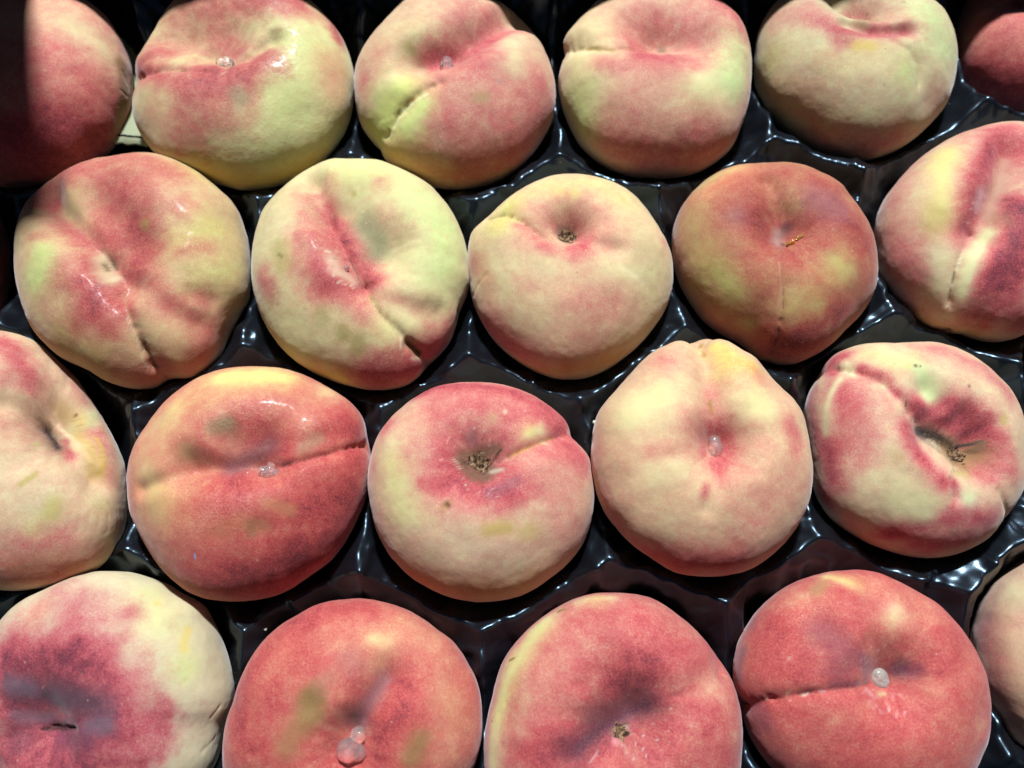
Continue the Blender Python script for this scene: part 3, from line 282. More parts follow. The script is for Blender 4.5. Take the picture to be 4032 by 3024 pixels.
 {'o':[18.3,36.5,0.0],'R':[32.9,33.0,32.6,32.1,32.3,32.8,33.3,33.8,33.9,33.9,33.8,33.6,33.3,33.2,32.9,32.4,32.2,32.1,31.9,32.0,33.1,33.9,33.4,32.8,32.3,31.9,32.0,32.1,32.4,32.6,32.7,33.0,33.2,33.5,33.9,34.2,34.2,34.1,33.7,33.1,32.4,32.1,31.6,31.5,31.8,32.3,32.7,32.9],'H':[20,24],'N':180,'seed':819,'label':'round cream flat peach with neat pink pit and dry grey scar, middle of second row','disp':[([[-2.08,9.22,19.43]],6.99,8.04,'g'),([[1.07,8.07,19.6]],5.53,6.37,'g'),([[-6.84,3.75,19.63],[-12.3,7.02,18.56],[-16.7,10.96,16.64],[-22.15,15.2,12.41],[-26.97,15.78,7.61]],2.65,2.3,'v'),([[5.91,2.0,19.78],[12.9,0.13,18.83]],3.09,1.68,'g'),([[-26.17,-5.13,11.92],[-28.91,-7.03,8.15],[-30.26,-9.12,3.62]],0.88,0.32,'v'),([[14.31,-5.32,18.22],[18.71,-7.46,16.43],[21.79,-10.51,14.02]],1.77,0.29,'v'),([[-22.11,7.09,15.26]],5.3,-0.72,'g')],'g':[(230,214,160),([[-22.5,10.5,14.4],[-19.7,17.1,12.4]],4.86,(224,226,130),0.95),([[-9.8,21.9,14.3],[7.4,24.4,14.0],[15.7,18.4,14.7]],4.86,(232,224,150),0.9),([[24.2,0.1,14.4],[23.2,-8.6,13.9]],5.3,(218,216,155),0.8),([[-18.0,-26.8,-6.2],[-1.7,-33.2,5.4],[13.3,-29.5,4.2]],3.53,(218,186,100),0.8),([[-28.8,-0.1,9.8],[-26.8,-7.4,10.8]],3.97,(222,185,135),0.7)],'b':[0.12,([[-5.4,12.3,18.7],[-0.2,14.1,18.6],[4.4,10.4,19.2],[5.0,4.3,19.7],[0.3,-1.7,20.0]],3.18,0.95),([[-12.0,4.0,18.9],[-6.9,-0.2,19.7]],2.21,0.75),([[-10.1,14.5,17.4],[2.8,15.3,18.2],[9.9,5.0,19.2]],3.75,0.32),([[0.4,-4.6,19.9]],2.87,0.5),([[-16.3,2.5,17.9]],2.65,0.35),([[10.0,1.7,19.3]],2.65,0.3),([[-22.3,-6.8,14.6],[-14.3,-10.2,17.5]],4.41,0.3),([[1.9,-16.8,17.9],[11.3,-16.7,16.4],[6.0,-21.5,15.7]],5.3,0.36),([[-11.9,-6.6,18.6],[-2.1,-7.8,19.6]],3.53,0.15),([[-26.6,-18.0,3.6],[-20.5,-25.1,4.4],[-12.0,-29.9,6.3]],3.75,0.6),([[-6.0,-29.2,10.6],[2.1,-27.7,12.5]],5.3,0.3),([[-30.3,-0.1,7.7]],3.09,0.4),([[28.3,5.9,10.3]],2.21,0.3),([[-16.5,8.9,17.2],[-9.6,4.4,19.3]],1.15,0.5),([[-20.2,-11.3,14.9],[-23.3,-3.1,14.5],[16.4,-6.9,17.4]],2.65,0.05)],'m':[([[-4.1,20.4,16.3]],1.92,(226,202,120),0.6,2),([[0.9,19.5,16.9]],2.15,(226,202,120),0.6,2),([[-21.4,15.4,12.4]],0.57,(180,150,60),0.9,3),([[-19.0,13.3,14.8]],0.66,(185,155,65),0.9,3),([[-17.1,11.6,16.2]],0.57,(180,150,60),0.9,3),([[-23.3,16.5,10.2],[-15.6,10.1,17.1]],0.22,(230,230,190),0.5,2),([[-2.3,9.2,19.4]],3.73,(140,112,92),0.9,4),([[14.6,-5.5,18.1],[18.1,-7.2,16.7],[21.4,-9.4,14.6]],0.35,(235,210,180),0.5,2),([[-18.2,-12.4,15.6]],0.22,(130,60,50),0.8,2),([[4.7,17.4,17.5]],0.18,(120,90,60),0.8,2),([[24.8,10.8,11.7]],0.18,(110,80,60),0.8,2),([[-3.2,-29.1,11.3],[-2.3,-29.3,11.1]],0.18,(235,210,190),0.7,2)],'wet':[],'parts':[('scar',[-2.08,7.07,10.21],[0.54,0.25,0.8],3.56)]},
 {'o':[84.0,42.3,0.0],'R':[31.4,31.5,31.6,31.5,31.4,31.4,32.0,31.8,31.5,31.7,31.7,31.7,31.5,31.7,32.2,33.0,33.5,33.7,33.5,33.5,33.7,33.5,33.0,32.4,31.8,31.3,31.1,30.6,30.4,30.5,30.3,30.0,29.8,29.9,31.5,33.7,34.8,35.1,34.4,33.7,33.0,32.2,32.1,32.4,32.6,32.4,31.9,31.5],'H':[20,24],'N':180,'seed':826,'label':'dusky brownish-red flat peach with amber gum crumb in its pit, second row','disp':[([[-0.46,2.16,19.98]],10.47,8.55,'g'),([[-0.51,0.23,20.0]],2.79,3.21,'g'),([[-5.56,19.57,16.29],[-2.23,8.67,19.47]],4.19,3.6,'g'),([[-1.96,-4.11,19.88],[-3.96,-17.38,17.31],[-4.1,-25.54,13.43],[-3.8,-31.28,7.96],[-2.18,-33.21,-6.54]],1.8,1.37,'v'),([[9.14,4.48,19.28]],4.23,1.2,'g')],'g':[(194,176,112),([[-18.3,-17.0,12.3],[-24.0,-7.5,12.6]],5.82,(196,188,108),0.9),([[12.3,-9.7,18.0],[5.7,-21.1,16.1]],5.82,(200,182,110),0.9),([[-22.1,18.4,11.2],[-11.8,23.8,12.9]],4.76,(224,198,125),0.8)],'b':[0.4,([[-11.3,14.3,17.4],[-11.5,7.3,18.7],[-7.8,0.4,19.6]],4.76,1.0),([[2.3,5.3,19.8],[9.4,5.2,19.2]],5.02,0.9),([[-18.9,9.3,16.3],[-13.2,17.4,15.9],[0.4,22.1,15.2],[9.4,16.7,16.7]],4.76,0.62),([[11.7,13.8,17.2],[15.8,6.8,17.5],[22.9,-2.9,14.5]],4.76,0.9),([[0.4,-8.7,19.5],[9.7,-4.4,19.2]],3.17,0.85),([[-14.6,-9.4,17.2],[-10.7,-18.1,15.1]],3.17,0.7),([[22.6,-13.0,12.9]],3.7,0.7),([[6.6,-28.2,11.8],[-3.0,-32.8,5.9],[11.9,-24.9,12.2]],4.76,1.25),([[-7.8,-27.1,9.5]],3.17,0.9),([[-19.7,-21.2,-7.7],[-12.2,-25.8,-7.7]],4.76,0.6),([[-27.6,8.9,10.6],[-26.9,-4.0,10.8]],5.02,0.2),([[-21.9,-11.7,12.5],[-17.4,-17.2,12.8]],4.49,0.1),([[11.9,-9.7,18.1],[14.8,-12.0,16.9]],3.96,0.08),([[-2.4,-24.2,14.7],[-0.7,-20.8,16.5]],3.17,0.12),([[-12.0,-25.4,7.5]],2.91,0.15),([[6.2,-22.5,15.4]],3.17,0.15),([[-23.2,22.2,6.4],[-13.4,25.7,10.7]],3.17,0.12),([[3.3,10.4,19.2]],2.11,0.3)],'m':[([[9.1,12.1,18.2],[15.1,8.6,17.4]],5.07,(150,105,112),0.45,2),([[-16.5,5.9,17.6]],3.38,(150,100,105),0.4,2),([[-2.4,2.7,19.9],[-3.7,-1.1,19.9]],2.3,(180,145,135),0.75,2),([[0.5,5.0,19.9]],2.03,(90,55,65),0.7,2),([[-1.2,-1.5,20.0]],1.06,(55,45,40),0.9,2),([[-4.2,-26.2,13.0]],0.74,(110,60,35),0.95,3),([[-4.0,-17.4,17.3],[-3.8,-23.3,14.9]],0.26,(120,70,60),0.8,2),([[-4.4,-27.9,11.5],[-4.0,-30.1,9.5]],0.32,(100,50,45),0.8,2),([[-4.2,-31.4,7.5],[-4.2,-33.4,1.3]],0.42,(80,35,35),0.85,2),([[-5.0,-9.8,19.1],[-4.5,-17.4,17.2],[-5.3,-23.0,14.4]],0.32,(215,170,140),0.45,2)],'wet':[],'parts':[('gum',[2.34,-0.63,12.81],[-0.48,0.44,0.76],'amber',[[-2.38,1.16,0.58],[-0.79,0.42,0.79],[0.79,-0.74,0.79],[2.22,-1.37,0.95]])]},
 {'o':[152.8,51.4,0.0],'R':[30.0,31.2,32.2,33.4,34.9,36.6,38.1,40.0,40.6,40.5,39.1,37.1,35.3,34.2,33.1,31.9,31.3,30.9,30.6,30.7,31.2,31.9,32.4,32.8,33.4,33.8,34.5,35.3,35.6,35.9,36.3,37.3,37.9,36.8,35.5,36.2,36.9,36.6,35.5,35.3,35.2,34.2,32.9,31.5,30.5,29.8,29.4,29.4],'H':[20,24],'N':180,'seed':833,'label':'flat peach with broad crimson stripe and stitched-looking seam at the right edge','disp':[([[4.43,22.53,16.47],[-3.37,8.17,19.55],[-8.7,-1.19,19.56],[-12.94,-8.25,18.47]],5.98,6.88,'g'),([[2.66,10.81,19.3],[-3.77,-1.5,19.92]],5.86,1.8,'g'),([[-13.51,-8.22,18.35],[-17.3,-14.63,16.21],[-19.52,-21.25,13.15],[-19.85,-27.96,8.97],[-14.71,-33.62,-3.55]],2.03,1.58,'v')],'g':[(224,208,162),([[-15.4,20.5,12.1],[-22.6,-1.6,15.6]],4.53,(224,212,135),1),([[-7.5,-7.3,19.4],[-15.2,-18.0,16.0],[-17.6,-30.9,7.8]],3.73,(226,220,165),1),([[-22.2,-29.8,-2.8],[-8.8,-34.4,0.2]],3.73,(220,190,115),0.8)],'b':[0.22,([[3.5,28.7,13.3],[-5.4,17.6,17.3],[-12.6,4.6,18.8],[-16.3,-6.6,17.9]],4.0,1.0),([[7.7,21.5,16.8],[9.5,27.5,14.4]],3.73,0.8),([[-1.7,-18.8,17.6],[-5.8,-24.0,15.1],[-0.2,-6.1,19.8]],5.86,1.15),([[-12.4,-24.7,14.3],[-6.4,-16.3,18.0],[0.9,-0.8,20.0]],3.46,1.35),([[-22.1,21.2,1.1],[-30.2,7.8,6.2]],3.2,0.4),([[-32.3,-10.5,5.2],[-28.0,-17.4,8.4]],5.06,0.6),([[-27.2,-23.6,-1.2]],4.8,0.45),([[-10.8,-31.2,9.0],[-4.6,-30.8,11.1]],3.73,0.8),([[1.6,-33.6,9.0]],3.2,0.7),([[-9.4,22.2,14.1],[-5.5,29.5,10.0]],2.13,0.35),([[-15.8,19.6,12.5],[-23.0,-1.5,15.4]],3.84,0.02),([[-25.3,5.1,13.1]],3.2,0.1),([[-8.5,-8.3,19.2],[-15.1,-17.0,16.3],[-17.7,-25.9,12.0]],2.56,0.0),([[-23.3,-14.3,13.7],[-22.5,-23.4,9.9]],3.2,0.05)],'m':[([[-23.1,-2.6,15.4],[-23.8,-5.6,14.9]],4.09,(190,168,98),0.65,2),([[3.7,20.8,17.0],[-3.0,7.4,19.6],[-7.5,-1.6,19.7]],2.59,(182,142,118),0.75,2),([[-9.3,5.6,19.3],[-10.8,1.5,19.3]],1.77,(232,190,190),0.5,2),([[-17.8,-15.6,15.8],[-19.2,-19.8,13.9]],0.32,(235,228,190),0.7,2),([[-19.6,-20.2,13.6],[-20.0,-23.9,11.7]],0.37,(100,95,45),0.85,2),([[-20.1,-24.7,11.1],[-20.1,-28.3,8.4]],0.32,(110,85,50),0.8,2),([[-19.8,-29.8,7.2],[-15.5,-33.7,-1.7]],0.27,(150,110,70),0.7,2),([[-20.0,-23.9,11.7]],0.53,(235,225,195),0.8,2),([[-20.0,-29.2,7.6]],0.48,(235,225,195),0.8,2),([[-5.7,-4.5,19.7]],3.41,(170,145,105),0.4,2),([[-9.6,4.2,19.3]],0.37,(235,190,190),0.8,2),([[-12.7,1.8,18.9]],0.37,(235,190,190),0.8,2),([[-9.1,5.6,19.3]],0.37,(235,190,190),0.8,2),([[-13.3,-0.2,18.8]],0.37,(235,190,190),0.8,2),([[-11.2,-0.5,19.2]],0.37,(235,190,190),0.8,2),([[-11.7,-2.7,19.1]],0.37,(235,190,190),0.8,2),([[-14.6,-4.4,18.4]],0.37,(235,190,190),0.8,2),([[-7.0,5.7,19.5]],0.37,(235,190,190),0.8,2)],'wet':[],'parts':[]},
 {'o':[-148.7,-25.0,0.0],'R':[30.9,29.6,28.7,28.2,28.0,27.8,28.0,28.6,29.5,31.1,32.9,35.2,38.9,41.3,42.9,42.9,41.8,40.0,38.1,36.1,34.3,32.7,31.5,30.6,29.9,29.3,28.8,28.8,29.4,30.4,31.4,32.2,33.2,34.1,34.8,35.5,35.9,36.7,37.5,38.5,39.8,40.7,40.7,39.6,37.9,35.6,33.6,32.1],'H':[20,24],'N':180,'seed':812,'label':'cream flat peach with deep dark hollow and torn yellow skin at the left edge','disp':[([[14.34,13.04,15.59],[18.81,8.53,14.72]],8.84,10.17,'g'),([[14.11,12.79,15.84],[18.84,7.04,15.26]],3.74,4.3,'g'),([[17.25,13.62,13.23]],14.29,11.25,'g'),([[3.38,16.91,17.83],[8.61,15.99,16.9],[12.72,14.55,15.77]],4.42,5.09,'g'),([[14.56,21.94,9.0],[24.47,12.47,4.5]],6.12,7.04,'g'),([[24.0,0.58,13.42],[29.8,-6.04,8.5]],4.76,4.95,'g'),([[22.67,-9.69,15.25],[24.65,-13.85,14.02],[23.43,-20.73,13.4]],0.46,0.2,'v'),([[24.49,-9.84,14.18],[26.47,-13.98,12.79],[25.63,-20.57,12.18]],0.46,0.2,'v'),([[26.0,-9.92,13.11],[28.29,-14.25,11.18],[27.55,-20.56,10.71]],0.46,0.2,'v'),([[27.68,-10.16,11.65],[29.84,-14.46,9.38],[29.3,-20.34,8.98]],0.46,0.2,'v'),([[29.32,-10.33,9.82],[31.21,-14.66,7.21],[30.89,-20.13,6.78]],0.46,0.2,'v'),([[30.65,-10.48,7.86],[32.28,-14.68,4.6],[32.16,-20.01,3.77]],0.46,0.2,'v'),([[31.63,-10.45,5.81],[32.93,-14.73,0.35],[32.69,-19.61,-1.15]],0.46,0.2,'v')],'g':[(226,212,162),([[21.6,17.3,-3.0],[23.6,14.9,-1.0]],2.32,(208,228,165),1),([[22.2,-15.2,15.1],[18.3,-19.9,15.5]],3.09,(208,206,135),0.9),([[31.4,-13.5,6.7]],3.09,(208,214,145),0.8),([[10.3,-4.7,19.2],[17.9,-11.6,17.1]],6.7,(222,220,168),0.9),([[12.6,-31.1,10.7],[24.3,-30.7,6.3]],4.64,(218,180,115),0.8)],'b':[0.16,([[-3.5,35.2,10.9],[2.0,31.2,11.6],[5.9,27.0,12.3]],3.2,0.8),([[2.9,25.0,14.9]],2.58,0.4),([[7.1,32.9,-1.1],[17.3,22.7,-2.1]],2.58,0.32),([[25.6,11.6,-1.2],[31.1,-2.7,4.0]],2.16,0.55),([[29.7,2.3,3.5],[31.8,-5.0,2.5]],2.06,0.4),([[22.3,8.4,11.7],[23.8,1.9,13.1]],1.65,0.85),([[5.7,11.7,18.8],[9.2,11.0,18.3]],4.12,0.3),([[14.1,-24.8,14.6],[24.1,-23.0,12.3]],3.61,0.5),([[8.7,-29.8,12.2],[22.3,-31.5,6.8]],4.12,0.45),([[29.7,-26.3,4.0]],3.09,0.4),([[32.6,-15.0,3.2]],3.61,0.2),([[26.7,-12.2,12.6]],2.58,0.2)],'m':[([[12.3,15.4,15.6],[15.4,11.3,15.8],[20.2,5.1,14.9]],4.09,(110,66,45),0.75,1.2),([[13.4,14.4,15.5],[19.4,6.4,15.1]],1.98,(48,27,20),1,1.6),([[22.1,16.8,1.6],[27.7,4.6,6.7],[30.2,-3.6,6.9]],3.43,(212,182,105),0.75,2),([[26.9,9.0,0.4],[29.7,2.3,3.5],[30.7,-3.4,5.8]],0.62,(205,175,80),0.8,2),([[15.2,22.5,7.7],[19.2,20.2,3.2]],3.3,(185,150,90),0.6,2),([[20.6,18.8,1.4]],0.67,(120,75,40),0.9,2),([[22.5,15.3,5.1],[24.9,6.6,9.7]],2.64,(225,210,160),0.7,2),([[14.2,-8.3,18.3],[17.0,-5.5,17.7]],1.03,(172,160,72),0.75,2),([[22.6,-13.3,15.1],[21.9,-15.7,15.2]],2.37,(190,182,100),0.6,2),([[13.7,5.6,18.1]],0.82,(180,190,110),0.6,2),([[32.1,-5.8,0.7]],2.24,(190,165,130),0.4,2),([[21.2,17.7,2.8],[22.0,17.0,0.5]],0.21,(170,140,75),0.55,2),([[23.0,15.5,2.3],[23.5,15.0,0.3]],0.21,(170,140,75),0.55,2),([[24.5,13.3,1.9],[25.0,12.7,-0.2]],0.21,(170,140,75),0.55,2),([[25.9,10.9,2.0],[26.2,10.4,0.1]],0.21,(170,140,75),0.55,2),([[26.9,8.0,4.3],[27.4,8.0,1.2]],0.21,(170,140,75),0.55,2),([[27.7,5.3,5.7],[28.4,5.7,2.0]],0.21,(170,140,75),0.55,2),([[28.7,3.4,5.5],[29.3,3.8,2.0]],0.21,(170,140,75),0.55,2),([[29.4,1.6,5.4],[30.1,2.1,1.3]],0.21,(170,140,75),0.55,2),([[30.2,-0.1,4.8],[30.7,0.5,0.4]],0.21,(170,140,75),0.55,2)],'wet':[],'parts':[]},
 {'o':[-77.5,-28.8,0.0],'R':[35.0,35.4,36.0,36.2,36.9,36.6,35.5,34.8,34.4,34.4,34.3,34.2,33.9,34.0,34.6,34.9,35.1,35.1,35.2,35.2,34.9,34.9,35.2,35.4,35.5,35.2,35.0,34.6,34.1,34.1,34.5,35.1,35.4,35.9,35.9,35.5,35.4,35.3,35.3,35.0,34.3,34.2,34.2,34.0,33.8,33.8,34.2,34.6],'H':[20,24],'N':180,'seed':819,'label':'shiny orange flat peach with pale bruise spots and lumpy clear gum, third row','disp':[([[-12.01,0.19,19.15],[-1.07,0.02,20.0],[9.73,1.14,19.47]],5.41,6.23,'g'),([[1.24,6.63,19.77],[9.57,7.93,19.09]],7.45,5.4,'g'),([[8.65,0.54,19.6],[17.27,1.47,17.97],[26.27,4.83,14.19],[32.8,8.16,8.27],[35.17,9.96,-0.59]],3.18,2.59,'v'),([[18.95,7.49,17.17],[27.73,10.26,12.64]],3.59,1.2,'g'),([[-11.98,-0.44,19.15],[-19.54,-3.29,17.19],[-26.34,-5.48,13.74]],2.56,1.68,'g'),([[2.96,12.19,19.03]],3.59,0.6,'g'),([[-2.36,-17.22,17.98]],4.1,0.48,'g'),([[8.09,-16.28,17.67]],3.08,0.48,'g')],'g':[(226,190,136),([[-6.6,27.9,12.0],[3.5,27.8,12.4],[10.8,27.7,10.9]],5.64,(232,224,135),1),([[-17.3,19.6,14.2],[-9.6,21.7,15.5]],5.64,(232,214,140),0.8),([[-20.5,-7.7,16.3],[-12.9,-8.0,18.5]],6.67,(228,194,128),0.9),([[-24.5,-18.8,9.3]],4.62,(222,205,150),0.8),([[23.0,23.8,7.9]],4.1,(230,214,150),0.8)],'b':[0.4,([[26.8,15.6,11.7],[31.9,11.5,7.6],[32.5,2.1,8.4]],4.87,1.0),([[6.4,10.7,19.0],[17.1,3.0,18.0],[26.0,1.2,14.3]],5.64,0.85),([[-3.4,7.2,19.7],[1.3,3.6,19.9]],4.62,0.6),([[-0.8,-7.2,19.7],[11.2,-12.5,18.1],[26.1,-7.3,13.1]],6.67,0.85),([[4.5,-15.0,18.4]],4.62,0.6),([[3.8,-28.4,12.6],[16.8,-26.0,9.4],[25.6,-17.9,8.6]],6.67,1.2),([[-5.7,-29.6,11.6],[-10.2,-26.0,13.4]],4.62,0.85),([[12.5,21.0,15.0],[19.2,21.1,12.6]],4.1,0.5),([[-24.5,-0.4,15.3],[-20.2,-9.9,15.9]],4.87,0.08),([[-19.3,17.0,14.5],[-24.4,12.2,13.3]],4.62,0.12),([[1.7,-4.6,19.9],[3.4,-5.2,19.8]],1.74,1.1),([[-6.4,27.2,12.6],[8.0,28.8,10.6]],4.62,0),([[22.4,25.3,6.1]],3.08,0.15),([[32.3,-8.0,5.5]],3.59,1.1),([[-2.5,-19.5,17.3]],3.59,0.6),([[5.4,-20.6,16.6]],4.62,0.65)],'m':[([[-5.9,11.6,19.0],[-2.0,13.1,18.9]],2.49,(155,130,92),0.75,2),([[-2.9,13.6,18.8]],1.71,(150,135,100),0.5,2),([[-1.2,8.1,19.6]],3.28,(180,115,95),0.5,2),([[19.1,5.9,17.2],[23.4,9.1,15.2]],1.97,(175,135,100),0.65,2),([[-13.7,5.3,18.6]],2.76,(205,165,115),0.7,2),([[11.1,-9.5,18.6],[16.8,-11.3,16.8]],2.1,(192,125,85),0.65,2),([[6.8,-15.4,18.1],[7.2,-17.3,17.5]],1.71,(140,100,60),0.75,2),([[9.4,-15.4,17.7],[10.7,-15.8,17.3]],1.97,(175,110,75),0.7,2),([[-2.0,-17.3,18.0],[4.6,-14.4,18.5]],3.02,(195,125,85),0.5,2),([[-1.3,1.0,20.0],[5.6,4.8,19.7],[10.0,7.9,19.0]],3.28,(120,72,78),0.75,2),([[14.3,1.7,18.7],[16.7,2.0,18.1]],0.56,(120,45,35),0.9,2),([[20.3,2.8,17.0]],0.46,(140,60,45),0.8,2),([[32.6,8.7,7.7],[34.4,10.7,-1.0]],0.56,(175,95,40),0.9,2),([[15.9,-16.5,15.7]],0.72,(210,130,110),0.6,2),([[-8.5,-22.9,15.4],[-8.4,-24.1,14.9]],0.31,(130,175,235),1,4),([[17.2,2.0,18.0],[30.7,6.8,10.5]],0.26,(225,150,140),0.5,2),([[14.6,-28.8,8.0]],0.41,(200,130,80),0.8,2)],'wet':[([[-5.1,15.4,18.3],[6.1,17.9,17.4]],6.67,1),([[20.8,11.2,16.0]],5.64,1),([[-4.9,-12.6,18.9],[4.5,-10.8,19.2]],6.67,1),([[-12.3,-4.1,19.0]],4.62,0.9),([[8.7,-8.0,19.2]],5.64,0.8),([[6.4,10.3,19.1]],15.38,0.45)],'parts':[('gum',[9.04,-0.59,12.5],[-0.16,0.79,0.59],'clear',[[-1.54,-0.26,1.54],[0.62,-1.44,1.33],[2.31,0.77,1.54],[0.41,0.62,1.85]])]},
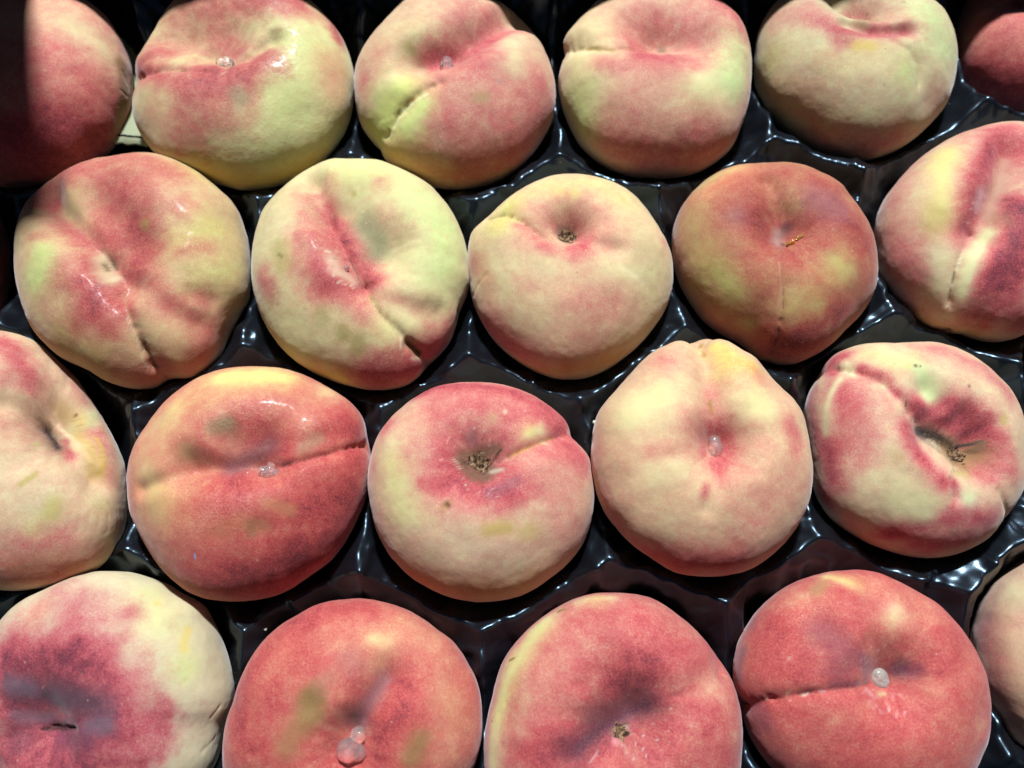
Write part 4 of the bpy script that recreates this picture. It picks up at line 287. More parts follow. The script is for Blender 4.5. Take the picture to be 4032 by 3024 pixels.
 {'o':[-9.6,-31.9,0.0],'R':[33.6,33.6,33.6,32.6,32.6,32.8,32.4,32.1,32.0,31.8,31.7,31.7,32.0,32.4,32.7,33.3,33.7,33.9,33.8,34.0,34.3,34.4,34.0,33.5,33.1,32.7,32.5,32.5,32.5,32.7,32.5,32.4,32.1,32.2,32.4,32.3,32.4,32.4,32.7,33.0,33.1,33.1,33.4,33.9,34.3,34.2,34.0,33.6],'H':[20,24],'N':180,'seed':826,'label':'pink flat peach with cracked brown stem scar and small worm hole, centre of tray','disp':[([[0.8,6.88,19.72]],9.19,8.55,'g'),([[0.81,5.84,19.81]],3.8,4.37,'g'),([[6.78,5.86,19.5],[10.91,7.98,18.69],[19.65,12.0,14.96],[24.94,14.6,9.9],[28.55,15.3,0.24]],2.6,1.87,'v'),([[10.47,7.39,18.84],[24.99,13.73,10.37]],4.18,1.44,'g'),([[-8.61,-7.52,19.12]],0.65,0.75,'g')],'g':[(231,212,164),([[-16.9,-26.3,5.4],[-1.3,-29.3,9.3],[13.8,-27.1,8.7]],5.11,(224,172,105),0.9),([[-23.9,4.5,14.7],[-20.3,-7.8,15.7]],5.11,(230,220,150),0.8),([[14.6,14.0,16.4]],2.78,(232,212,140),0.9),([[-14.7,16.8,15.8]],4.18,(232,220,165),0.8),([[-3.1,-19.2,16.8],[9.6,-21.2,15.1]],6.96,(228,212,168),0.8)],'b':[0.2,([[-16.2,28.1,6.1],[0.4,28.4,10.0],[14.0,24.9,9.9],[23.4,19.6,8.0]],3.34,1.0),([[-10.4,20.2,15.5],[-3.9,21.7,15.6],[5.2,20.6,15.7],[14.0,18.0,15.0]],4.87,0.72),([[18.5,18.5,12.7],[26.0,16.5,7.3]],2.78,0.95),([[-10.2,22.8,14.1]],2.78,0.5),([[-7.6,5.2,19.5],[-2.8,-1.1,20.0],[5.4,-1.1,19.8],[11.5,3.4,19.0]],3.62,1.08),([[-14.8,-1.0,18.4],[-7.8,-2.1,19.6]],2.09,0.75),([[-3.4,-4.7,19.8],[7.6,-4.7,19.5],[17.3,-1.0,17.7]],2.78,0.75),([[-3.1,-7.6,19.6],[3.3,-7.3,19.6]],2.78,0.5),([[-8.1,0.2,19.6],[-0.8,-2.9,20.0],[7.6,-2.9,19.6],[13.6,1.0,18.7]],3.34,1.1),([[-4.0,11.9,18.9],[5.5,12.6,18.6]],2.78,0.85),([[-10.0,10.7,18.5],[-4.0,12.7,18.7],[6.4,13.0,18.4]],3.71,0.72),([[10.3,5.0,19.1],[20.7,7.7,15.6],[29.9,7.8,8.7]],4.18,0.68),([[16.2,4.2,17.9],[24.8,0.1,14.3]],4.18,0.4),([[24.6,-4.2,14.3],[26.9,-10.3,11.6]],4.64,0.35),([[-27.1,17.1,7.8]],2.78,0.65),([[-30.1,5.4,9.3]],1.86,0.4),([[-24.2,8.1,14.2],[-20.4,-8.5,15.5]],4.18,0.06),([[-16.8,13.9,16.0],[-18.3,7.6,17.0]],3.02,0.3),([[14.3,13.4,16.7],[17.9,14.8,14.9]],1.95,0.02),([[-3.0,-15.0,18.2],[-11.8,-19.1,15.2]],5.57,0.14),([[-27.5,-10.2,9.5]],2.78,0.35),([[27.9,10.1,9.6]],2.78,0.85)],'m':[([[-4.6,8.4,19.4],[0.2,9.8,19.4],[5.7,10.3,19.0]],2.14,(128,96,70),0.85,2),([[-4.6,5.8,19.7],[-1.6,1.9,20.0],[2.4,1.1,20.0],[4.4,3.9,19.8]],2.26,(112,82,58),0.92,2),([[-0.3,6.9,19.7],[0.9,4.0,19.9]],1.78,(95,55,35),0.9,2),([[-4.6,6.2,19.6],[-2.2,6.3,19.7],[-0.8,4.3,19.9]],0.46,(70,45,32),1,2),([[1.3,3.8,19.9],[3.9,6.0,19.7],[5.7,8.0,19.4],[7.1,9.8,19.0]],0.42,(70,42,30),1,2),([[1.7,8.2,19.6]],1.21,(150,110,85),0.8,2),([[4.4,3.2,19.8],[7.2,3.4,19.6]],0.84,(205,185,165),0.85,2),([[-7.5,6.8,19.3],[-5.7,4.0,19.7]],0.32,(230,200,180),0.8,2),([[1.9,3.3,19.9]],0.37,(40,35,35),0.9,2),([[10.4,7.8,18.8],[14.9,9.9,17.4],[22.2,13.7,12.9]],0.6,(212,155,88),0.8,2),([[19.1,12.2,15.3],[20.4,11.6,14.7]],0.56,(225,195,150),0.7,2),([[27.0,16.4,5.7],[28.2,15.3,2.9]],0.93,(225,180,170),0.6,2),([[-9.1,-8.3,18.9],[-7.8,-6.6,19.3]],1.02,(180,140,85),0.7,2),([[-8.1,-6.4,19.3],[-7.5,-7.3,19.3]],0.56,(95,60,35),0.9,2),([[3.2,-13.7,18.6],[8.3,-13.0,18.2]],2.14,(196,168,92),0.85,2),([[13.0,-14.2,17.0],[15.2,-13.8,16.5]],2.5,(208,182,108),0.6,2),([[-1.9,13.6,18.6]],2.38,(155,115,110),0.6,2),([[4.5,18.4,16.9]],1.78,(205,165,120),0.6,2),([[7.8,20.0,15.7]],0.74,(235,215,180),0.7,2),([[-21.4,-15.2,12.8],[-19.9,-17.7,12.5]],0.93,(190,160,115),0.5,2),([[3.7,-3.9,19.8],[11.0,-0.4,19.2]],1.78,(130,85,100),0.5,2),([[12.5,9.5,18.1],[11.8,8.2,18.5]],0.28,(200,120,50),0.8,2),([[-1.0,-2.5,20.0]],0.28,(240,200,190),0.8,2),([[-3.4,-1.4,19.9]],0.28,(240,200,190),0.8,2),([[-6.2,-2.1,19.8]],0.28,(240,200,190),0.8,2),([[1.8,-3.0,19.9]],0.28,(240,200,190),0.8,2),([[4.6,-2.4,19.9]],0.28,(240,200,190),0.8,2),([[5.6,-4.9,19.7]],0.28,(240,200,190),0.8,2),([[0.6,-3.8,19.9]],0.28,(240,200,190),0.8,2),([[-4.9,11.9,18.8]],0.28,(240,200,190),0.8,2),([[-1.1,15.9,18.0]],0.28,(240,200,190),0.8,2),([[1.9,15.0,18.2]],0.28,(240,200,190),0.8,2),([[-5.3,14.5,18.2]],0.28,(240,200,190),0.8,2),([[-8.8,11.7,18.5]],0.28,(240,200,190),0.8,2),([[-12.0,8.9,18.4]],0.28,(240,200,190),0.8,2),([[-9.2,4.1,19.4]],0.28,(240,200,190),0.8,2),([[-10.3,6.2,19.0]],0.28,(240,200,190),0.8,2),([[-7.6,11.3,18.7]],0.28,(240,200,190),0.8,2),([[-7.2,10.4,18.9]],0.28,(240,200,190),0.8,2),([[13.5,-1.4,18.7]],0.28,(240,200,190),0.8,2),([[3.8,11.7,18.9]],0.28,(240,200,190),0.8,2),([[7.1,16.4,17.3]],0.28,(240,200,190),0.8,2),([[3.4,0.2,19.9]],0.28,(240,200,190),0.8,2),([[-7.2,26.1,12.2]],0.28,(240,200,190),0.8,2),([[13.3,20.1,14.1]],0.28,(240,200,190),0.8,2),([[2.9,-4.2,19.9]],0.28,(240,200,190),0.8,2),([[-2.6,-2.9,19.9]],0.28,(240,200,190),0.8,2),([[-4.7,0.5,19.9]],0.28,(240,200,190),0.8,2),([[-6.3,7.8,19.4]],0.28,(240,200,190),0.8,2),([[-8.3,12.8,18.3]],0.28,(240,200,190),0.8,2),([[5.6,11.8,18.8]],0.28,(240,200,190),0.8,2),([[7.9,11.5,18.6]],0.28,(240,200,190),0.8,2)],'wet':[],'parts':[('scar',[0.55,5.54,10.08],[0.14,-0.19,0.97],3.86)]},
 {'o':[55.1,-23.3,6.0],'R':[31.1,31.3,31.8,32.3,32.1,31.4,31.5,32.4,33.9,34.6,36.9,38.8,37.5,36.5,34.7,33.8,32.6,31.5,30.9,31.0,31.5,32.1,31.9,31.6,31.9,32.1,32.1,32.4,32.7,32.7,33.1,33.2,33.3,33.7,34.3,34.3,34.2,34.1,34.1,33.9,33.7,33.2,32.7,32.3,32.2,31.9,31.6,31.3],'H':[20,28],'N':180,'seed':833,'label':'creamy flat peach with pointed far end and clear gum in its pit, third row','disp':[([[1.77,0.3,19.99]],8.01,9.21,'g'),([[1.68,-0.24,19.99]],3.08,3.54,'g'),([[0.74,4.46,19.9],[0.47,12.7,18.97],[0.75,20.47,17.07],[0.97,28.43,13.56],[2.17,36.88,2.21]],5.86,5.85,'g'),([[0.5,13.06,18.91]],1.36,1.56,'g'),([[1.04,36.81,-1.76],[1.84,35.6,6.15]],2.22,2.55,'g'),([[0.82,19.43,17.4],[1.11,28.32,13.64]],0.93,0.36,'v'),([[0.8,-6.62,19.75],[-2.27,-13.17,18.78],[-3.63,-17.24,17.69]],2.33,0.96,'g'),([[-11.7,-3.14,18.97],[-6.16,-1.84,19.76]],2.8,0.72,'g')],'g':[(232,212,160),([[4.8,33.7,10.4],[7.4,25.2,14.6],[12.3,23.1,13.7]],3.74,(235,224,122),1),([[-14.6,13.6,16.2],[-23.1,9.3,13.6]],5.6,(234,220,160),0.9),([[12.5,10.3,17.9],[10.9,15.0,17.2]],4.67,(234,222,158),0.9),([[-14.3,-30.1,2.4],[1.5,-30.9,9.4]],4.2,(222,165,110),0.8)],'b':[0.17,([[-1.3,6.7,19.7],[3.4,6.5,19.7],[5.3,-0.1,19.9],[1.5,-5.7,19.8]],2.43,0.85),([[-3.0,2.1,19.9],[-2.9,-1.6,19.9]],1.49,0.7),([[0.7,18.1,17.9],[-0.4,10.5,19.3]],2.1,0.42),([[-6.8,8.6,19.2],[-5.8,6.1,19.6]],2.8,0.4),([[0.8,-6.1,19.8],[1.6,-7.6,19.6]],1.68,1.0),([[-17.8,-2.4,17.3],[-7.5,-2.8,19.6]],1.77,0.4),([[-4.3,-13.5,18.6],[-3.5,-11.5,19.0]],0.84,0.6),([[3.0,-10.2,19.3]],2.1,0.35),([[21.8,6.4,14.9],[23.5,2.0,14.1],[21.0,-1.8,15.7]],2.24,0.6),([[12.8,-15.7,16.5],[18.5,-10.5,15.9]],6.07,0.32),([[-29.5,-12.5,3.7],[-25.2,-20.1,4.2]],3.74,0.42),([[-16.8,-28.1,4.1],[-2.9,-29.8,10.6],[7.8,-28.9,10.5]],3.5,0.6),([[-30.3,0.7,6.8]],3.27,0.35),([[-11.9,26.9,10.5],[-10.8,24.3,13.1]],2.8,0.4),([[14.5,20.8,13.7]],2.8,0.35),([[-13.8,13.5,16.5],[-21.9,9.0,14.4]],4.67,0),([[13.0,10.4,17.7]],3.97,0),([[-17.9,-8.5,16.6],[-11.8,-6.6,18.7]],3.27,0.05),([[11.2,2.6,19.1]],2.8,0.3),([[-7.0,2.5,19.7]],2.8,0.35)],'m':[([[2.5,38.2,-0.3],[1.1,31.9,11.7]],1.03,(192,148,78),0.95,3),([[2.5,35.8,7.8],[2.0,33.1,10.8]],0.65,(225,165,125),0.8,2),([[1.8,37.9,-2.8],[-0.1,32.8,10.6]],0.28,(240,225,190),0.7,2),([[0.5,14.6,18.6],[0.4,11.3,19.2]],0.79,(172,125,68),0.95,3),([[0.8,14.3,18.7],[1.5,13.6,18.8]],0.37,(215,185,140),0.7,2),([[0.3,8.3,19.6]],0.37,(160,80,60),0.9,2),([[18.8,-14.2,14.6]],0.23,(120,60,50),0.5,2)],'wet':[],'parts':[('gum',[1.49,0.62,8.99],[-0.13,0.12,0.98],'clear',[[0.0,-1.49,1.77],[0.37,0.47,2.05],[-0.37,1.96,1.59]])]},
 {'o':[120.9,-18.5,-1.0],'R':[32.3,32.6,33.0,33.4,33.4,32.9,32.8,33.0,33.2,33.2,32.8,31.8,31.5,31.6,32.4,33.5,34.2,35.0,35.2,34.0,33.1,32.5,31.7,31.0,30.6,30.6,31.1,32.1,33.1,33.6,33.5,33.2,33.1,32.9,32.9,33.2,33.7,33.9,33.9,33.5,33.1,32.2,31.8,31.9,32.1,31.9,31.8,31.9],'H':[20,24],'N':180,'seed':840,'label':'twisted flat peach with gaping dark pit and torn brown scar, third row by right edge','disp':[([[-0.59,-0.28,20.0],[7.52,-5.07,19.47]],8.25,9.49,'g'),([[8.69,-7.3,19.1],[11.27,-4.65,18.94]],5.5,5.62,'g'),([[-5.68,4.51,19.69],[-11.32,11.36,18.19],[-15.2,16.22,16.17],[-19.75,20.03,12.97],[-24.09,22.41,7.71],[-25.19,23.22,-4.98]],3.94,3.02,'v'),([[-1.88,13.15,18.69],[0.45,9.7,19.38]],4.89,4.5,'g'),([[8.07,4.99,19.43],[12.1,0.94,18.97]],4.28,4.92,'g'),([[2.49,-12.88,18.81],[1.87,-18.26,17.38]],2.08,1.56,'g'),([[14.59,-16.21,15.47],[17.78,-19.95,11.85],[20.55,-23.28,5.33]],1.2,1.15,'v'),([[5.26,-8.87,19.3],[9.89,-8.14,18.81]],0.56,0.43,'v')],'g':[(230,216,168),([[-4.1,22.2,15.0],[-2.2,17.3,17.4],[-0.1,12.3,18.9]],2.87,(212,226,160),0.85),([[-14.0,25.0,11.7],[-9.6,21.7,15.0]],4.17,(228,222,150),0.8),([[-24.4,-21.8,-6.2],[-17.3,-28.2,-1.2]],4.17,(216,178,118),0.8),([[5.2,-18.4,17.1],[4.7,-20.7,16.3]],2.55,(224,228,178),0.8),([[16.7,11.5,16.5],[17.6,-4.1,17.2]],4.17,(232,222,170),0.8),([[-14.9,-16.8,15.6],[-7.1,-19.1,16.4]],5.09,(222,214,160),0.8)],'b':[0.14,([[-6.2,9.0,19.2],[-2.6,6.5,19.7],[4.3,8.7,19.4],[10.3,7.2,18.9],[14.7,1.7,18.4],[15.7,-6.0,17.7],[12.0,-11.1,17.8]],2.69,0.95),([[5.8,5.8,19.6],[11.3,2.2,19.1]],2.78,1.15),([[-10.2,1.3,19.3],[-7.6,-5.2,19.5],[-5.6,-10.5,19.0],[-2.1,-14.3,18.5]],1.94,1.0),([[-9.7,-2.5,19.3]],1.85,0.7),([[-24.3,13.6,11.7],[-23.3,7.1,13.8]],3.94,0.8),([[-21.8,2.8,15.0],[-24.7,-1.2,12.7]],4.17,0.55),([[-29.5,14.1,0.4],[-30.5,5.4,2.9],[-29.9,-0.1,4.8]],1.94,0.75),([[-28.7,-3.3,7.5],[-28.1,-12.3,7.0]],2.69,0.95),([[-21.9,-8.1,14.5]],2.55,0.6),([[-28.7,-16.1,2.1]],2.78,0.7),([[-18.9,21.0,12.8],[-14.2,17.3,16.1],[-11.5,12.2,18.0]],1.48,0.9),([[-23.1,25.9,4.1],[-20.7,26.2,6.9]],2.08,0.85),([[-24.9,24.8,-0.9],[-25.1,21.1,6.9]],1.39,0.8),([[4.1,26.8,11.4],[16.7,19.5,13.4],[23.5,12.3,13.0]],3.15,0.45),([[16.6,-8.5,17.0],[19.6,-11.6,15.0]],3.24,0.5),([[13.6,-11.5,17.3]],2.78,0.7),([[-13.7,-27.3,8.4],[-6.2,-25.9,12.7],[0.4,-23.5,15.1],[5.5,-22.3,15.5],[12.2,-24.5,12.3]],2.41,1.02),([[-5.2,-30.4,8.1],[5.1,-29.1,10.7]],2.78,0.8),([[1.6,-14.5,18.5],[2.5,-18.7,17.2],[-0.5,-21.9,15.9]],0.93,0.9),([[-23.6,-22.9,4.3]],3.24,0.3),([[-17.0,6.4,17.2]],2.78,0.35),([[-24.1,18.1,10.1],[-26.7,13.3,9.2],[-28.3,8.3,8.3],[-28.9,2.1,7.5]],1.11,0.05),([[-21.8,23.6,9.2],[-21.3,19.5,12.2]],1.11,0.05),([[-13.1,-18.1,15.6],[-6.9,-22.2,15.0]],3.94,0.02),([[5.2,-18.4,17.1]],2.32,0),([[-3.3,19.1,16.7],[-0.5,12.7,18.8]],2.08,0),([[-10.8,24.1,13.3]],3.24,0.03),([[-14.6,15.2,16.6],[-12.6,9.4,18.2],[-11.3,6.7,18.8]],0.93,0.2),([[-18.7,-12.6,15.6]],3.24,0.12)],'m':[([[-4.9,2.0,19.8],[1.0,0.7,20.0],[6.2,-3.0,19.7]],2.13,(52,36,28),1,3),([[-3.0,-0.4,20.0],[0.3,-3.1,20.0],[2.6,-5.4,19.8]],0.93,(130,118,106),0.7,2),([[-1.5,1.8,20.0],[-0.5,0.3,20.0]],0.65,(60,45,40),0.9,2),([[5.7,-5.7,19.6],[8.9,-8.9,18.9],[12.7,-6.1,18.5]],3.44,(158,122,74),0.9,1.6),([[3.7,-11.9,18.9],[7.3,-12.2,18.5]],1.11,(200,175,110),0.8,2),([[7.2,-3.4,19.6],[12.4,-2.7,18.8],[14.4,-2.0,18.4]],0.6,(90,80,76),1,3),([[12.4,-5.1,18.7],[13.7,-5.1,18.4]],0.93,(110,75,45),0.9,2),([[14.5,-2.4,18.4],[14.3,-3.9,18.3]],0.93,(145,115,85),0.9,2),([[-4.0,20.5,15.9]],0.6,(85,68,42),0.95,3),([[-2.7,20.4,16.0]],0.37,(110,95,55),0.9,3),([[9.4,13.6,17.9]],0.46,(70,52,38),1,4),([[0.2,-13.2,18.8]],0.37,(80,60,55),0.9,3),([[18.5,4.8,17.0],[18.4,3.4,17.1]],1.02,(198,178,98),0.75,2),([[-13.9,-7.0,18.1]],2.49,(178,152,98),0.55,2),([[-10.6,-10.8,18.3],[-8.3,-12.6,18.3]],2.49,(170,140,105),0.45,2),([[-9.0,10.0,18.8],[-8.7,7.3,19.2],[-7.5,4.7,19.5]],0.28,(120,82,42),0.9,2),([[-9.7,20.8,15.4]],0.28,(150,140,90),0.7,2),([[12.9,19.7,14.9]],0.28,(150,130,110),0.5,2),([[-6.7,20.1,16.1]],0.93,(205,215,120),0.5,2),([[7.3,-6.7,19.4],[1.9,-11.6,19.1]],0.19,(140,105,60),0.6,2),([[8.1,-7.3,19.2],[3.1,-11.4,19.1]],0.19,(140,105,60),0.6,2),([[8.6,-7.7,19.1],[4.7,-11.5,18.9]],0.19,(140,105,60),0.6,2),([[9.0,-8.2,18.9],[6.2,-11.4,18.8]],0.19,(140,105,60),0.6,2),([[9.4,-8.6,18.8],[7.3,-11.4,18.7]],0.19,(140,105,60),0.6,2),([[9.5,-9.2,18.7],[8.7,-11.3,18.5]],0.19,(140,105,60),0.6,2),([[9.5,-9.5,18.7],[9.5,-11.2,18.4]],0.19,(140,105,60),0.6,2),([[9.9,-10.0,18.5],[10.4,-11.1,18.2]],0.19,(140,105,60),0.6,2)],'wet':[],'parts':[('scar',[7.02,-4.98,8.31],[-0.1,0.17,0.98],3.13)]},
 {'o':[188.2,2.0,-6.0],'R':[23.0,23.4,23.9,24.5,25.3,26.1,27.0,27.8,28.4,29.0,29.3,29.3,29.1,28.6,28.0,27.2,26.3,25.4,24.5,23.8,23.3,23.0,22.8,22.7,22.9,23.1,23.6,24.2,25.0,25.8,26.8,27.8,28.6,29.3,29.8,29.9,29.5,28.7,27.7,26.7,25.8,25.0,24.2,23.7,23.2,23.0,22.9,22.9],'H':[20,24],'N':60,'seed':847,'label':'tan sliver of flat peach at the right edge beside the twisted one','disp':[],'g':[(214,170,95)],'b':[0.2],'m':[],'wet':[],'parts':[]},
 {'o':[-112.9,-88.1,-2.0],'R':[33.9,33.0,32.3,31.8,31.7,31.8,32.2,31.4,30.8,31.1,31.1,31.4,32.1,32.5,33.3,33.9,34.2,34.7,35.9,36.7,36.7,35.6,34.6,34.0,33.8,33.5,33.2,33.0,32.3,32.1,32.1,32.3,31.9,31.2,31.1,31.4,31.7,32.5,33.2,34.0,34.9,35.9,36.8,36.9,35.9,34.3,33.4,34.1],'H':[20,24],'N':180,'seed':819,'label':'creamy flat peach with dark purple heart and slit pit, bottom left corner','disp':[([[-10.04,-9.99,18.51],[-5.75,-10.14,19.07]],2.72,3.13,'g'),([[-10.19,-9.21,18.62]],13.59,9.0,'g'),([[-11.8,-9.96,18.15],[-7.38,-10.65,18.81],[-0.97,-9.05,19.48]],1.07,1.44,'v'),([[33.23,-3.75,4.62],[31.7,-6.38,6.3]],0.64,0.36,'v'),([[31.65,-12.01,2.34],[30.06,-14.62,6.69]],0.64,0.29,'v')],'g':[(222,212,172),([[12.9,25.2,8.8],[17.2,18.7,13.1]],5.33,(224,222,160),0.9),([[25.6,6.8,12.3]],3.91,(212,220,148),0.9),([[-15.2,21.4,13.9]],3.91,(234,222,165),0.8),([[31.4,-4.2,8.2],[30.1,-13.7,6.8]],4.62,(216,206,172),0.8)],'b':[0.05,([[-11.8,26.0,11.7],[-3.3,22.1,15.5],[1.4,21.1,15.8]],4.62,0.42),([[-20.1,18.8,13.8],[-10.4,15.1,17.5]],5.33,0.35),([[-4.0,22.0,15.5]],1.78,0.6),([[9.8,21.3,14.0]],2.13,0.5),([[-3.1,15.7,18.1],[6.6,12.0,18.6]],4.26,0.65),([[-21.4,11.9,15.5],[-11.5,10.9,18.3]],3.55,0.6),([[-18.7,7.9,17.0],[-4.1,9.6,19.3],[7.3,7.4,19.3],[12.1,3.4,18.9],[16.4,-2.8,18.0],[18.1,-9.1,16.9]],3.73,1.05),([[-18.1,-0.2,17.5],[-0.3,0.1,20.0],[7.3,-5.9,19.5],[-11.3,-12.2,17.8]],6.75,1.45),([[18.5,-3.0,17.3],[22.5,-4.1,15.5]],1.63,0.85),([[18.7,-7.3,16.8],[22.0,-7.7,15.3]],1.95,0.95),([[20.3,-10.6,15.9]],2.13,0.6),([[11.9,-15.0,17.4],[17.8,-15.6,15.9]],2.84,0.95),([[-19.8,-14.2,14.0],[-10.4,-17.5,16.3],[5.3,-16.0,17.9]],5.33,1.1),([[-11.3,-13.5,17.5]],1.78,0.95),([[18.1,0.8,17.5]],2.84,0.4),([[13.6,10.6,17.6]],3.2,0.22)],'m':[([[-19.2,3.0,17.1],[-14.9,2.2,18.4]],3.18,(122,102,118),0.75,2),([[-8.2,0.5,19.6],[3.8,-0.8,19.9],[8.2,-2.3,19.6]],4.32,(108,76,92),0.72,2),([[-19.0,-5.8,16.7],[-11.6,-6.9,18.7]],2.5,(118,96,112),0.7,2),([[4.2,-7.6,19.6],[9.9,-6.8,19.1]],2.5,(125,105,120),0.7,2),([[-6.3,-12.7,18.5],[4.9,-10.9,19.1]],3.18,(120,60,85),0.6,2),([[-18.6,-12.9,15.1]],4.09,(130,80,95),0.45,2),([[-13.7,-10.1,17.7],[-11.4,-10.6,18.1],[-7.2,-10.8,18.8],[-0.6,-8.5,19.6]],0.64,(45,8,10),0.9,3),([[14.9,23.4,9.7]],1.14,(230,205,125),0.8,2),([[24.0,16.5,8.8],[23.9,13.7,10.8],[24.5,11.4,11.4]],1.28,(230,206,115),0.8,2),([[4.9,29.0,7.6]],0.92,(228,210,150),0.6,2),([[25.7,3.8,13.2],[26.3,4.2,12.6]],0.57,(205,200,130),0.7,2),([[-11.2,2.4,19.2]],0.28,(235,200,150),0.9,3),([[-18.6,-12.9,15.1]],0.43,(70,30,45),0.8,2)],'wet':[],'parts':[]},
 {'o':[-43.1,-94.7,0.0],'R':[34.6,34.6,34.3,33.7,33.5,33.1,32.0,31.5,31.2,31.0,30.9,31.1,31.3,31.3,31.8,32.2,32.3,32.7,32.9,33.1,33.3,33.6,33.8,33.7,34.7,35.4,36.2,36.5,35.0,33.8,32.6,31.3,30.5,30.1,29.8,29.6,29.7,30.1,30.6,31.4,32.3,33.2,33.9,34.7,35.0,35.1,35.1,34.8],'H':[20,24],'N':180,'seed':826,'label':'red flat peach with olive smudges and biggest clear gum drop, bottom row','disp':[([[2.91,-3.21,19.9],[2.1,-6.8,19.7]],6.91,7.95,'g'),([[11.19,11.84,17.86],[4.76,0.51,19.88]],5.53,4.95,'g'),([[3.15,-2.34,19.92]],1.75,1.8,'g'),([[-7.89,5.37,19.42]],3.14,0.96,'g'),([[2.62,-11.58,18.97],[0.64,-16.44,17.58]],3.14,1.8,'g')],'g':[(230,202,145),([[8.2,21.0,14.6],[14.3,23.1,10.8]],4.19,(232,206,145),0.9),([[28.4,4.4,12.0]],4.19,(228,202,140),0.8)],'b':[0.58,([[-25.6,13.6,10.8],[-21.7,20.0,9.9],[-13.8,26.0,9.1],[-5.4,28.9,7.9]],4.02,1.02),([[1.3,29.7,6.8],[5.3,27.7,9.2]],2.1,0.85),([[-29.1,4.2,10.7],[-25.6,-2.8,14.4],[-22.2,-7.0,16.0]],3.84,1.0),([[-14.6,17.1,15.4],[-8.9,14.2,17.8]],3.49,0.72),([[-18.4,8.0,16.7]],3.14,0.9),([[-5.1,22.0,14.9]],3.14,0.6),([[16.7,9.8,17.0],[14.5,3.7,18.4],[11.7,-0.8,19.1],[10.9,-6.8,18.9]],3.14,1.12),([[20.4,11.6,15.1],[21.8,13.9,13.5]],2.62,0.75),([[2.9,8.5,19.5],[2.2,11.4,19.0]],2.44,0.85),([[10.7,21.7,13.5],[15.8,23.1,10.0],[21.1,19.8,9.6]],3.32,0.4),([[25.2,9.1,13.1],[28.4,1.4,12.3],[27.0,-5.9,13.1]],3.49,0.36),([[6.6,21.3,14.8],[9.1,20.3,14.9]],2.1,0.08),([[-4.9,-2.4,19.8],[-8.9,-8.2,19.0]],3.49,0.6),([[8.8,16.5,16.9]],2.44,0.35),([[-1.6,-10.9,19.1],[10.3,-13.0,17.9]],5.24,0.85),([[-22.1,-9.3,15.7]],2.79,0.6),([[26.4,15.2,9.2]],2.44,0.55),([[-1.6,21.0,15.7]],2.1,0.5)],'m':[([[-7.7,7.2,19.3],[-8.1,3.5,19.5]],3.93,(146,118,66),0.92,3),([[-11.1,-0.5,19.2],[-13.3,-4.4,18.7]],3.4,(168,122,80),0.75,2),([[19.8,-3.3,16.9],[17.9,-7.3,17.2]],2.95,(156,120,72),0.85,2),([[10.5,11.9,18.0],[6.3,5.2,19.6],[3.4,0.5,19.9]],2.59,(130,90,100),0.7,2),([[1.1,16.2,17.8],[2.6,14.4,18.3]],3.58,(165,105,100),0.45,2),([[5.4,0.6,19.8]],1.19,(205,140,150),0.5,2),([[-3.7,12.0,18.9],[-6.0,9.8,19.1]],2.24,(180,120,100),0.5,2),([[4.4,-1.5,19.9]],1.05,(170,120,110),0.6,2),([[7.4,-2.3,19.6]],0.35,(235,190,190),0.7,2)],'wet':[],'parts':[('gum',[2.21,-4.6,11.69],[-0.04,0.08,1.0],'clear',[[1.4,-2.1,2.17],[-1.22,1.57,3.0],[1.4,2.1,2.3]])]},
